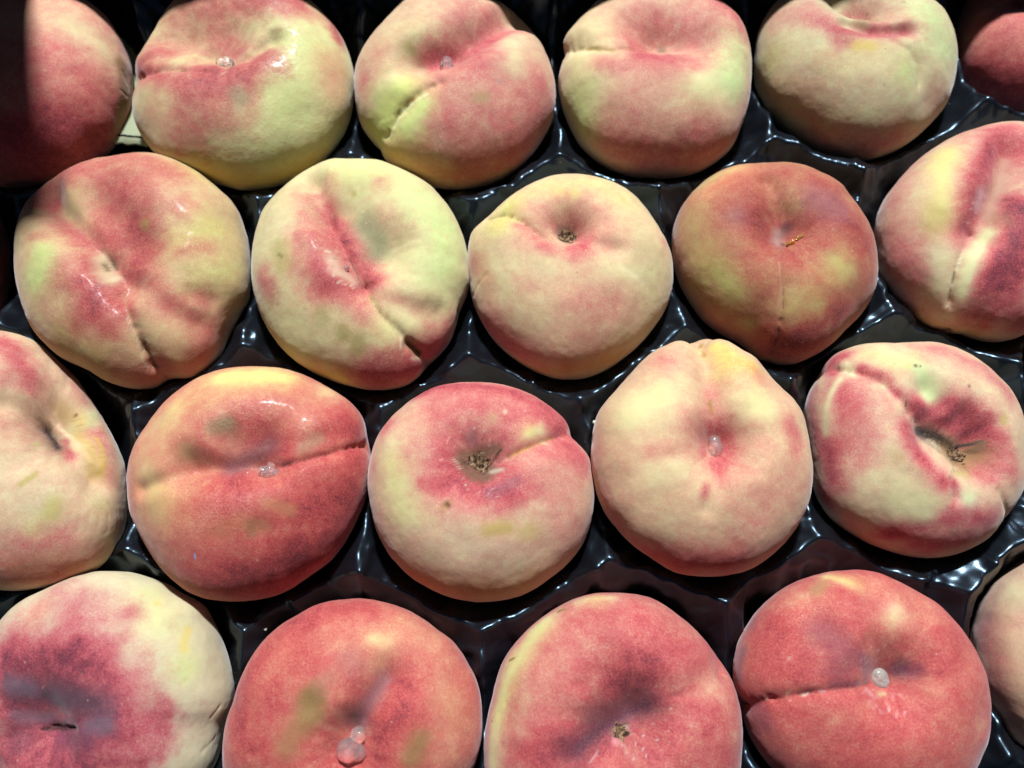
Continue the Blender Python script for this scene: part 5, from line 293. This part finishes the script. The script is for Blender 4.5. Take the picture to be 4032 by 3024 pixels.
 {'o':[27.8,-94.6,0.0],'R':[35.1,34.9,34.7,34.1,33.4,33.1,33.1,33.0,33.1,33.4,33.2,32.9,32.8,32.9,32.7,32.4,32.1,32.1,32.3,32.6,33.0,33.3,33.3,33.5,34.5,35.8,36.8,37.9,37.2,35.6,34.5,33.3,32.2,31.1,30.5,30.3,30.2,30.5,30.8,31.4,32.2,33.2,34.1,34.9,35.8,35.9,35.5,35.3],'H':[20,24],'N':180,'seed':833,'label':'red flat peach with yellow-green left rim and purple-black fold, bottom row','disp':[([[-2.55,-1.69,19.96],[4.0,1.66,19.91]],8.77,10.08,'g'),([[-14.82,-7.45,18.23],[-4.7,-4.92,19.74],[5.74,0.53,19.82],[13.12,6.04,18.54],[29.84,12.54,6.7]],4.55,1.8,'g'),([[-1.44,8.44,19.56],[3.79,6.64,19.66]],8.31,5.4,'g'),([[-9.6,-10.07,18.69],[-2.52,-5.72,19.78],[5.65,-0.18,19.83]],1.19,0.65,'v'),([[15.09,7.19,17.94],[30.55,12.2,5.75]],1.26,0.79,'v')],'g':[(228,210,158),([[-19.8,22.8,7.7],[-26.9,11.9,10.2],[-31.0,0.9,9.3]],3.5,(226,220,145),0.9),([[-4.2,31.0,6.9]],2.8,(228,212,140),0.8)],'b':[0.66,([[-7.5,14.5,17.9],[-0.4,22.0,15.7],[7.0,26.4,12.3]],5.24,0.72),([[4.4,14.6,18.3],[9.5,21.6,15.0],[16.7,20.1,13.1]],5.24,0.8),([[-0.8,10.2,19.3],[7.9,13.1,18.3]],4.2,1.05),([[-19.1,-5.5,17.3],[-8.3,-5.8,19.4]],3.85,1.05),([[10.6,-4.4,19.2],[21.3,-1.1,16.5]],5.59,0.9),([[17.9,8.8,16.8],[27.6,9.7,11.4]],2.1,0.35),([[14.7,6.7,18.1],[19.8,9.6,16.0]],1.4,0.8),([[28.6,13.8,7.6],[31.5,11.7,4.7]],1.75,0.6),([[-18.1,25.1,6.0],[-24.2,17.7,8.8],[-29.3,10.0,8.3],[-32.4,-2.3,8.5],[-33.0,-10.2,8.1]],3.85,0.03),([[-7.6,30.7,5.8],[-0.7,31.3,6.7]],2.1,0.15),([[-15.3,16.9,15.0],[-20.4,10.8,15.2]],3.15,0.5),([[-24.3,7.6,13.8],[-25.4,0.1,14.4]],2.45,0.35),([[-8.5,-9.6,18.9],[-14.7,-9.8,17.9]],2.8,0.85),([[30.5,-3.5,10.8]],1.4,0.4),([[-2.9,-6.0,19.8]],2.1,0.95)],'m':[([[-11.9,-5.6,18.9],[-5.3,-1.8,19.8],[1.9,1.7,20.0],[8.5,4.9,19.4]],3.58,(78,52,72),0.85,1.3),([[-6.4,2.2,19.7],[7.4,6.7,19.4]],4.03,(110,48,62),0.5,2),([[-14.7,-5.4,18.4]],4.03,(120,50,65),0.5,2),([[-14.5,27.7,5.3],[-13.2,28.1,6.1]],0.7,(150,120,48),0.9,3),([[-14.9,27.4,5.5]],0.42,(120,95,40),0.7,2),([[-28.3,14.8,6.0],[-27.1,15.5,7.2]],0.49,(150,118,45),0.95,3),([[-0.2,-3.0,20.0],[2.5,-1.8,20.0]],1.26,(178,148,132),0.9,3),([[-0.2,-1.5,20.0],[1.6,-1.0,20.0],[3.5,-0.5,19.9]],0.38,(105,70,45),1,3),([[-2.1,-2.3,20.0],[-1.8,-4.0,19.9]],0.42,(120,85,70),0.8,2),([[0.9,-3.5,19.9]],0.31,(110,120,110),0.9,3),([[-1.2,-5.5,19.8]],0.91,(240,170,175),0.7,2),([[-8.7,-9.8,18.8],[-7.5,-8.2,19.2],[-6.4,-7.6,19.4]],0.24,(235,180,180),0.6,2),([[-7.4,-8.6,19.2]],0.7,(225,130,120),0.4,2),([[0.2,-5.5,19.8],[1.5,-6.4,19.8]],0.56,(225,170,160),0.6,2),([[10.0,-3.8,19.3]],0.28,(245,205,195),0.8,2),([[4.2,-3.6,19.8]],0.28,(245,205,195),0.8,2),([[4.5,-5.3,19.7]],0.28,(245,205,195),0.8,2),([[2.2,-7.1,19.7]],0.28,(245,205,195),0.8,2),([[7.0,-3.3,19.7]],0.28,(245,205,195),0.8,2),([[1.5,-7.7,19.6]],0.28,(245,205,195),0.8,2),([[6.5,-7.4,19.4]],0.28,(245,205,195),0.8,2),([[6.7,-4.2,19.6]],0.28,(245,205,195),0.8,2),([[14.1,4.2,18.5]],0.28,(245,205,195),0.8,2),([[-12.4,5.1,18.8]],0.28,(245,205,195),0.8,2),([[5.9,-6.0,19.6]],0.28,(245,205,195),0.8,2),([[15.0,9.8,17.5]],0.28,(245,205,195),0.8,2),([[10.1,-0.2,19.4]],0.28,(245,205,195),0.8,2),([[18.0,0.1,17.7]],0.28,(245,205,195),0.8,2),([[3.2,-8.4,19.5]],0.28,(245,205,195),0.8,2),([[-10.3,5.6,19.1]],0.28,(245,205,195),0.8,2),([[12.4,1.1,19.0]],0.28,(245,205,195),0.8,2)],'wet':[],'parts':[('scar',[0.62,-2.32,9.97],[-0.13,0.39,0.91],2.64)]},
 {'o':[96.4,-87.5,0.0],'R':[33.7,33.9,33.5,33.2,32.9,32.5,32.3,31.7,31.7,32.0,32.5,32.2,32.0,32.1,32.0,32.0,31.9,32.3,32.8,33.1,33.4,34.0,34.3,34.4,33.8,32.7,32.9,33.3,33.3,33.0,32.5,32.3,32.0,31.9,31.7,31.7,31.7,31.7,31.9,32.1,32.4,32.8,33.3,33.5,33.5,33.8,33.7,33.6],'H':[20,24],'N':180,'seed':840,'label':'coral red flat peach with cloudy grey gum plug in its pit, bottom row','disp':[([[2.51,5.16,19.82]],9.49,9.9,'g'),([[2.36,4.46,19.86]],4.49,5.17,'g'),([[-3.08,2.42,19.92],[-12.59,1.69,18.9],[-21.14,0.45,16.31],[-29.04,-1.57,10.82],[-32.67,-5.04,-2.1]],2.35,2.3,'v'),([[7.08,6.78,19.37],[10.98,5.26,18.97]],3.4,1.44,'g'),([[-14.74,18.76,14.41],[-11.0,13.68,17.49]],4.16,1.2,'g')],'g':[(230,204,148),([[-6.9,29.7,6.8],[-2.4,28.9,9.4]],3.03,(228,212,135),0.9),([[5.7,22.0,15.2]],3.03,(238,216,165),0.9)],'b':[0.7,([[-24.8,14.6,11.0],[-19.2,13.2,15.0]],4.54,0.85),([[-15.9,20.4,13.0],[-9.5,20.2,15.2]],3.78,0.8),([[-17.3,24.6,7.9]],2.65,0.4),([[-23.4,6.5,14.9],[-19.0,5.0,17.0]],4.92,0.9),([[17.6,23.4,8.5],[17.1,19.9,12.3]],3.4,0.5),([[17.9,11.7,16.0],[13.0,8.7,18.1]],4.16,0.82),([[6.1,21.9,15.1],[4.4,19.8,16.4]],2.72,0.12),([[-8.3,29.9,5.5],[-2.8,28.2,10.2]],1.97,0.1),([[14.1,1.1,18.6],[11.8,1.6,19.0]],1.59,0.36),([[19.3,1.7,17.0],[24.9,4.7,14.1]],2.65,0.65),([[4.8,25.4,12.9],[3.2,28.9,9.4]],2.27,0.55),([[-15.3,-7.9,17.7],[-2.6,-11.0,19.1]],7.57,0.82),([[5.5,-3.6,19.7]],3.4,0.85),([[25.0,-6.9,13.6]],1.89,0.35),([[-13.7,-6.2,18.3]],2.27,0.6),([[-29.7,-5.5,8.4]],3.03,0.9),([[14.5,7.9,17.9]],1.89,0.85)],'m':[([[-32.5,9.9,3.0],[-34.0,3.4,2.3]],2.03,(128,92,108),0.6,2),([[-28.7,17.0,-0.1]],2.42,(120,85,100),0.4,2),([[-14.9,15.9,15.7],[-9.8,11.2,18.3],[-12.2,6.6,18.6]],4.6,(132,64,78),0.62,2),([[-5.2,9.6,19.2],[-3.2,6.7,19.7]],2.91,(135,80,95),0.6,2),([[7.6,7.2,19.3]],3.2,(92,50,76),0.85,2),([[11.0,6.6,18.8]],1.94,(120,60,75),0.6,2),([[-10.7,27.8,8.1],[-12.6,26.4,8.8]],2.23,(178,142,95),0.7,2),([[-29.6,-7.4,8.2],[-31.0,-4.8,6.1]],2.91,(120,75,95),0.45,2),([[-14.4,2.8,18.5],[-7.3,3.4,19.6]],1.13,(110,50,75),0.5,2),([[-32.1,-4.5,-3.4],[-30.4,-1.5,9.0]],0.49,(95,28,30),0.85,2),([[-22.6,0.4,15.7],[-19.4,1.1,17.0]],0.45,(110,45,55),0.8,2),([[-30.0,-2.1,9.3],[-29.3,-0.8,10.6]],0.23,(235,190,170),0.7,2),([[-25.0,0.4,14.3]],0.42,(235,205,165),0.8,3),([[-24.8,-1.4,14.1]],0.3,(235,205,165),0.8,3),([[-25.6,-0.2,13.9],[-25.5,-1.2,13.8]],0.19,(230,190,170),0.6,2),([[-21.8,-0.1,16.0],[-20.4,0.4,16.6]],0.3,(235,210,190),0.7,2),([[-17.8,1.3,17.6],[-16.5,1.3,18.0]],0.34,(225,180,185),0.7,2),([[-0.5,-0.2,20.0],[1.9,0.1,20.0]],0.61,(215,190,150),0.8,2),([[5.8,4.2,19.7]],0.34,(215,180,130),0.8,2),([[-3.9,4.1,19.8]],0.68,(90,60,50),0.8,2),([[-4.2,1.4,19.9],[-2.3,-0.6,20.0]],0.53,(230,170,175),0.6,2),([[4.1,0.2,19.9]],0.34,(232,180,182),0.8,2),([[5.4,1.2,19.8]],0.34,(232,180,182),0.8,2),([[1.0,-2.4,20.0]],0.34,(232,180,182),0.8,2),([[2.2,-4.6,19.9]],0.34,(232,180,182),0.8,2),([[4.2,-4.5,19.8]],0.34,(232,180,182),0.8,2),([[-4.5,-2.2,19.9]],0.34,(232,180,182),0.8,2),([[-4.2,-3.5,19.8]],0.34,(232,180,182),0.8,2),([[-4.6,-1.5,19.9]],0.34,(232,180,182),0.8,2),([[-1.7,-3.9,19.9]],0.34,(232,180,182),0.8,2),([[0.7,-3.6,19.9]],0.34,(232,180,182),0.8,2),([[6.2,-0.3,19.8]],0.34,(232,180,182),0.8,2),([[-5.6,9.5,19.2]],0.34,(232,180,182),0.8,2),([[-4.1,10.3,19.2]],0.34,(232,180,182),0.8,2),([[0.5,9.3,19.4]],0.34,(232,180,182),0.8,2),([[-3.1,9.3,19.4]],0.34,(232,180,182),0.8,2),([[0.4,12.1,19.0]],0.34,(232,180,182),0.8,2),([[4.5,10.8,19.0]],0.34,(232,180,182),0.8,2),([[-4.5,11.6,18.9]],0.34,(232,180,182),0.8,2),([[3.4,-0.5,19.9]],0.34,(232,180,182),0.8,2),([[-5.7,0.5,19.8]],0.34,(232,180,182),0.8,2),([[-2.6,-2.3,19.9]],0.34,(232,180,182),0.8,2),([[-7.2,3.0,19.6]],0.34,(232,180,182),0.8,2),([[-4.0,8.9,19.4]],0.34,(232,180,182),0.8,2),([[2.2,13.1,18.7]],0.34,(232,180,182),0.8,2),([[-15.6,10.6,17.1]],0.34,(232,180,182),0.8,2),([[-23.6,9.0,14.3]],0.34,(232,180,182),0.8,2),([[-5.8,7.0,19.5]],0.34,(232,180,182),0.8,2)],'wet':[],'parts':[('gum',[2.04,3.54,8.05],[-0.13,0.18,0.98],'cloudy',[[0.0,-0.3,2.95],[0.45,1.21,2.72],[-0.76,0.76,2.27]])]},
 {'o':[159.3,-78.7,-5.0],'R':[24.0,24.5,25.1,25.9,27.0,28.0,28.8,29.5,30.2,30.5,31.4,31.4,30.5,28.5,27.0,25.7,25.0,24.6,24.2,23.9,23.6,23.3,23.4,23.5,23.7,24.2,24.8,25.4,26.0,26.8,27.8,29.3,30.0,30.1,29.5,29.4,29.2,28.8,28.3,27.6,26.7,25.6,24.9,24.1,23.5,23.2,23.3,23.5],'H':[20,24],'N':120,'seed':847,'label':'plain cream flat peach cut off by the right edge in the bottom right corner','disp':[([[2.21,8.1,19.35]],12.87,11.25,'g')],'g':[(228,204,160),([[-13.7,20.2,3.7],[-17.0,13.0,9.7]],4.68,(224,208,165),0.8)],'b':[0.2,([[-22.3,6.5,-2.4],[-23.1,1.6,4.4]],4.29,0.5),([[-23.8,-7.7,0.4],[-23.0,-3.5,6.4]],3.51,0.5),([[-16.2,16.6,6.6]],4.29,0.05),([[-20.5,3.8,10.0],[-20.5,-4.8,11.3]],4.29,0.12),([[-20.8,-17.2,-1.5]],3.12,0.4)],'m':[],'wet':[],'parts':[]},
]

SKIN = skin_material()
GUMS = {'clear': gum_material('clear_gum', (0.97, 0.95, 0.94), 0.05, 0.90), 'amber': gum_material('amber_gum', (0.85, 0.50, 0.16), 0.12, 0.8),
        'cloudy': gum_material('cloudy_gum', (0.62, 0.60, 0.55), 0.25, 0.6)}
SCAR = scar_material()
STEM = plain('dry_stem', (80, 68, 62), 0.9, 0.1, 0.4, 900)

def blob_mesh(lobes, nn, seed):
    """one closed lump: smooth union of spheres, as a radial surface"""
    nu, nv = 40, 24
    L = np.array(lobes, float); c = L[:, :3].mean(0)
    V = []
    th = np.linspace(0, 2*np.pi, nu, endpoint=False); ph = np.linspace(-np.pi/2, np.pi/2, nv)
    D = np.array([(math.cos(p)*math.cos(t), math.cos(p)*math.sin(t), math.sin(p)) for p in ph[1:-1] for t in th] + [(0, 0, -1), (0, 0, 1)])
    R = []
    for l in L:
        o = l[:3]-c; bq = D@o; disc = bq*bq-(o@o)+l[3]**2
        R.append(np.where(disc > 0, bq+np.sqrt(np.maximum(disc, 0)), 0.0))
    R = np.maximum(np.array(R), 0.05*L[:, 3].max()); k = 9/L[:, 3].max()
    r = np.log(np.exp(R*k).sum(0))/k - math.log(1.5)/k*0.5
    r *= 1+0.07*vnoise(D*2.4, seed, 2)
    V = c + D*r[:, None]
    F = []
    for i in range(nv-3):
        for j in range(nu):
            F.append((i*nu+j, i*nu+(j+1) % nu, (i+1)*nu+(j+1) % nu, (i+1)*nu+j))
    n = (nv-2)*nu
    for j in range(nu):
        F.append((n, (j+1) % nu, j)); F.append((n+1, (nv-3)*nu+j, (nv-3)*nu+(j+1) % nu))
    return V, F
def tube(pts, rads, seed, n=10):
    pts = np.array(pts, float); V = []; F = []
    for i, p in enumerate(pts):
        d = pts[min(i+1, len(pts)-1)]-pts[max(i-1, 0)]; d /= np.linalg.norm(d)
        a = np.cross(d, (0, 0, 1.0)); a /= np.linalg.norm(a); b = np.cross(d, a)
        for k in range(n):
            t = 2*math.pi*k/n; r = rads[i]*(1+0.35*math.sin(3*t+i*1.3+seed)*0.5)
            V.append(p+a*math.cos(t)*r+b*math.sin(t)*r*0.7)
    for i in range(len(pts)-1):
        for k in range(n): F.append((i*n+k, i*n+(k+1) % n, (i+1)*n+(k+1) % n, (i+1)*n+k))
    F.append(tuple(range(n))[::-1]); F.append(tuple((len(pts)-1)*n+k for k in range(n)))
    return V, F

_grids = {}
ALBEDO = 0.66
def build_peach(p):
    N = p['N']
    if N not in _grids: _grids[N] = grid_dirs(N)
    th, ph, Q, T3 = _grids[N]
    P0, n0 = base_surface(th, ph, p['R'], *p['H'])
    sd = p['seed']
    PD = displace(P0, n0, p['disp'], sd)
    root = bpy.data.objects.new('flat_peach', None); sc.collection.objects.link(root)
    root.empty_display_size = 0.01; root.location = [v/1000 for v in p['o']]
    tag(root, label=p['label'], category='peach', group='flat peaches in the black tray')
    o = mesh_np('skin', PD/1000, Q, T3, SKIN, root); me = o.data
    # shared soft warp so that painted regions have irregular borders
    wa = 1+0.36*vnoise(P0*0.16, sd+1, 4, 0.6); off = 1.3*vnoise(P0*0.32, sd+2, 5, 0.65)
    ground = np.tile(np.array(lin(p['g'][0])), (len(P0), 1))
    for pts, w, col, al in p['g'][1:]:
        d = stroke_dist(P0, pts)*wa; f = (al*np.exp(-(d/(w*1.15))**2))[:, None]
        ground = ground*(1-f)+np.array(lin(col))*f
    ground *= ALBEDO*(1+0.06*vnoise(P0*0.12, sd+4, 3))[:, None]
    blush = np.full(len(P0), float(p['b'][0]))
    for pts, w, val in p['b'][1:]:
        d = stroke_dist(P0, pts)*wa+off*min(1.0, w*0.12); f = np.exp(-np.maximum(d, 0)**1.8/(w*1.36)**1.8)
        blush = blush*(1-f)+val*f
    mk = np.zeros((len(P0), 3)); ma = np.zeros(len(P0))
    for pts, w, col, al, pw in p['m']:
        d = stroke_dist(P0, pts)*(1+0.18*vnoise(P0*1.1, sd+6, 2))
        f = al*np.exp(-(np.maximum(d, 0)/w)**(pw*1.3)); c = np.array(lin(col))
        new = ma+f*(1-ma); mk = np.where(new[:, None] > 1e-5, (mk*(ma*(1-f))[:, None]+c*ALBEDO*f[:, None])/np.maximum(new, 1e-5)[:, None], c); ma = new
    wet = np.zeros(len(P0))
    for pts, w, al in p['wet']:
        wet = np.maximum(wet, al*np.exp(-(stroke_dist(P0, pts)/w)**2))
    # streaks run out from the pit
    c0 = np.array(p['disp'][0][0], float).mean(0) if p['disp'] else np.array((0, 0, p['H'][0]))
    v = P0-c0; r = np.linalg.norm(v[:, :2], axis=1)+1e-6
    stk = np.stack([v[:, 0]/r*2.6, v[:, 1]/r*2.6, r*0.10+sd], -1)
    attr_c(me, 'ground', np.c_[ground, np.ones(len(P0))]); attr_f(me, 'blush', blush*1.04)
    attr_c(me, 'mark', np.c_[mk, ma]); attr_f(me, 'wet', wet)
    attr_v(me, 'tex', P0+np.array([sd*1.37, sd*0.71, sd*0.29])); attr_v(me, 'streak', stk)
    for q in p['parts']:
        if q[0] == 'gum':
            _, pos, nn, kind, lobes = q
            LL = [(pos[0]+dx+nn[0]*r*0.25, pos[1]-dy+nn[1]*r*0.25, pos[2]+nn[2]*r*(0.1 if kind == 'cloudy' else 0.75), r*(0.85 if kind == 'cloudy' else 1)) for dx, dy, r in lobes]
            V, F = blob_mesh(LL, nn, sd); mesh('gum_drop', np.array(V)/1000, F, GUMS[kind], root)
        elif q[0] == 'scar':
            _, pos, nn, rad = q
            d = np.linalg.norm(PD-np.array(pos), axis=1)*(1+0.28*vnoise(PD*0.9, sd+8, 2))
            keep = d < rad; fm = keep[Q].all(1); fq = Q[fm]; ids = np.unique(fq)
            if len(ids) < 8: continue
            remap = {int(a): i for i, a in enumerate(ids)}
            lift = 0.05+0.32*np.abs(vnoise(PD[ids]*1.6, sd+9, 3))*np.clip(1.2-d[ids]/rad, 0, 1)
            V = (PD[ids]+n0[ids]*lift[:, None])/1000
            mesh('stem_scar', V, [[remap[int(a)] for a in f] for f in fq], SCAR, root)
        elif q[0] == 'stem':
            pts = np.array(q[1]); fine = []
            for a, b in zip(pts[:-1], pts[1:]):
                for t in (0, .33, .66): fine.append(a*(1-t)+b*t)
            fine.append(pts[-1]); fine = np.array(fine)+vnoise(np.array(fine)*0.9, 5, 2)[:, None]*0.25
            V, F = tube(fine, np.linspace(0.55, 0.32, len(fine)), sd); mesh('dry_stem', np.array(V)/1000, F, STEM, root)
    return root
for p in PEACHES: build_peach(p)

# ================= black moulded tray =================
CRUMB = plain('dried_gum_crumb', (205, 208, 190), 0.5, 0.4, 0.2, 900)
CRUMBS = [(25.4, -11.2, 0.75, 'pale dried crumb on the tray beside the pear-shaped creamy peach'),(-71.6, -72.2, 0.45, 'tiny white crumb on the tray left of the bottom red peach with olive smudges')]
def build_tray():
    cups = [(p['o'], p['R']) for p in PEACHES]
    extra = [(-262, -62), (-75, -150), (-10, -152), (60, -148), (130, -146), (-150, -155), (-215, -150), (200, -140), (270, -70), (262, 20), (-262, 50)]
    cups += [((x, y, 0), [34.0]*NK) for x, y in extra]
    x = np.arange(-205, 206, 0.75); y = np.arange(-150, 146, 0.75)
    X, Y = np.meshgrid(x, y, indexing='ij'); P = np.stack([X.ravel(), Y.ravel()], -1)
    P3 = np.c_[P, np.zeros(len(P))]
    wx = 1.3*vnoise(P3*0.06, 41, 3); wy = 1.3*vnoise(P3*0.06, 42, 3)
    Z = np.full(len(P), 0.0); acc = np.zeros(len(P)); K = 0.95
    for o, R in cups:
        v = P+np.c_[wx, wy]-np.array(o[:2]); th = np.arctan2(v[:, 1], v[:, 0]); r = np.hypot(*v.T)
        Rm = float(np.mean(R)); Rt = Rm*0.5+0.5*interp_R(R, th)
        u = r/Rt
        zb = -26+o[2]*0.7+18.5*np.minimum(u, 1.6)**2.7
        acc += np.exp(-zb*K)
    Z = -np.log(acc)/K
    Z = np.where(Z > -3.5, -3.5+(Z+3.5)*0.6, Z)
    # creased film: folds gather on the ridges
    rid = np.clip((Z+17)/8, 0, 1)
    fold = 1-np.abs(vnoise(P3*0.045, 51, 2)); Z += rid*(3.4*(fold-0.7)+2.2*vnoise(P3*0.10, 52, 3))
    cr = np.abs(vnoise(P3*0.045+np.c_[wx, wy, wx]*0.12, 54, 3, 0.55))
    crease = np.maximum(0, 1-cr*4.2); Z += (0.2+0.8*rid)*(1.5*crease-0.3)
    Z += 0.07*vnoise(P3*0.3, 53, 2)
    hole = np.clip(1.25-np.hypot((P[:, 0]+133)/15, (P[:, 1]-103)/22), 0, 1); Z = Z*(1-hole)+np.minimum(Z, -17)*hole
    V = np.c_[P, Z]/1000; nx, ny = len(x), len(y)
    I, J = np.meshgrid(np.arange(nx-1), np.arange(ny-1), indexing='ij'); a = I*ny+J
    Q = np.stack([a, a+ny, a+ny+1, a+1], -1).reshape(-1, 4)
    o = mesh_np('fruit_tray', V, Q, np.zeros((0, 3), int), tray_material())
    tag(o, label='glossy black moulded plastic tray with a cup under every peach', category='tray')
    for cx, cy, r, lab in CRUMBS:
        k = np.argmin((P[:, 0]-cx)**2+(P[:, 1]-cy)**2)
        c, F = blob_mesh([(-r*0.5, 0, 0, r*0.7), (r*0.4, r*0.3, 0, r*0.6), (r*0.1, -r*0.5, 0, r*0.45)], None, int(cx*7) % 90)
        cb = mesh('crumb', np.array(c)/1000, F, CRUMB, None, loc=(cx/1000, cy/1000, (Z[k]+r*0.45)/1000))
        tag(cb, label=lab, category='crumb', group='crumbs lying on the tray')
build_tray()

# ================= crate round the tray =================
def slab(name, x0, x1, y0, y1, z0, z1, mat, parent=None, bev=0.0008):
    V = [(x, y, z) for x in (x0, x1) for y in (y0, y1) for z in (z0, z1)]
    F = [(0, 1, 3, 2), (4, 6, 7, 5), (0, 4, 5, 1), (2, 3, 7, 6), (0, 2, 6, 4), (1, 5, 7, 3)]
    o = mesh(name, V, F, mat, parent, smooth=False)
    m = o.modifiers.new('edge', 'BEVEL'); m.width = bev; m.segments = 2
    return o
DARK = plain('dark_crate_board', (16, 15, 20), 0.8, 0.2)
crate = bpy.data.objects.new('fruit_crate', None); sc.collection.objects.link(crate); crate.location = (0, 0, 0)
tag(crate, label='dark fruit crate whose walls stand around the tray', category='crate')
slab('bottom_board', -0.23, 0.25, -0.17, 0.19, -0.045, -0.040, DARK, crate)
slab('back_wall', -0.1755, 0.25, 0.1475, 0.1525, -0.0395, 0.038, DARK, crate)
cf = slab('corner_shade_flap', -0.26, -0.176, 0.1475, 0.1525, -0.0395, 0.150, DARK, crate)
for v in cf.data.vertices:      # unseen flap added to shade the left corner; slanted edge sets the shadow line
    if v.co.x > -0.2: v.co.x += max(0, v.co.z)*0.42-0.008+0.001
def build_card():
    """torn cardboard flap between the two peaches at the back left"""
    m = plain('cream_card', (140, 146, 120), 0.85, 0.15, 0.10, 120)
    m2 = plain('card_gap_shadow', (14, 13, 12), 0.8, 0.2)  # black that stands in for shade in the torn gap
    root = bpy.data.objects.new('cardboard_flap', None); sc.collection.objects.link(root); root.location = (-0.134, 0.11, -0.011)
    tag(root, label='torn cream cardboard flap with a black shadow-gap line between two peaches at the back left', category='cardboard')
    def sheet(name, mat, pts_l, pts_r, z, n=14, jag=0.0, seed=0):
        V = []; F = []
        L = np.array(pts_l, float); R = np.array(pts_r, float); k = len(L)
        for i in range((k-1)*6+1):
            t = i/6; a = min(int(t), k-2); f = t-a
            l = L[a]*(1-f)+L[a+1]*f; r = R[a]*(1-f)+R[a+1]*f
            for j in range(n+1):
                q = l*(1-j/n)+r*(j/n); bow = 0.6*math.sin(math.pi*j/n)
                e = jag*float(vnoise(np.array([[j*0.9+seed, i*0.7, 0.3]]), seed, 3)[0]) if j in (0, n) or i in (0, (k-1)*6) else 0
                V.append((q[0]+(e if j in (0, n) else 0), q[1]+(e if i in (0, (k-1)*6) else 0), z+q[2]+bow))
        m_ = n+1
        for i in range((k-1)*6):
            for j in range(n): F.append((i*m_+j, i*m_+j+1, (i+1)*m_+j+1, (i+1)*m_+j))
        o = mesh(name, (np.array(V)-np.array([-134, 110, -11]))/1000, F, mat, root)
        s = o.modifiers.new('thick', 'SOLIDIFY'); s.thickness = 0.0009; s.offset = -1
        return o
    sheet('card_sheet', m, [(-152, 152, -11), (-146, 135, -11), (-141, 112, -10), (-140, 88.2, -7)], [(-137.5, 152, -11), (-132.5, 134, -11), (-129, 112, -11), (-124, 87, -8)], 0, jag=0.8, seed=3)
    sheet('gap_shadow_strip', m2, [(-140, 91.2, -7.2), (-140, 90.6, -7.2)], [(-124, 90.2, -8.2), (-124, 89.4, -8.2)], 0, jag=.25, seed=5)  # dark strip laid on as the shadow gap between torn card layers
build_card()
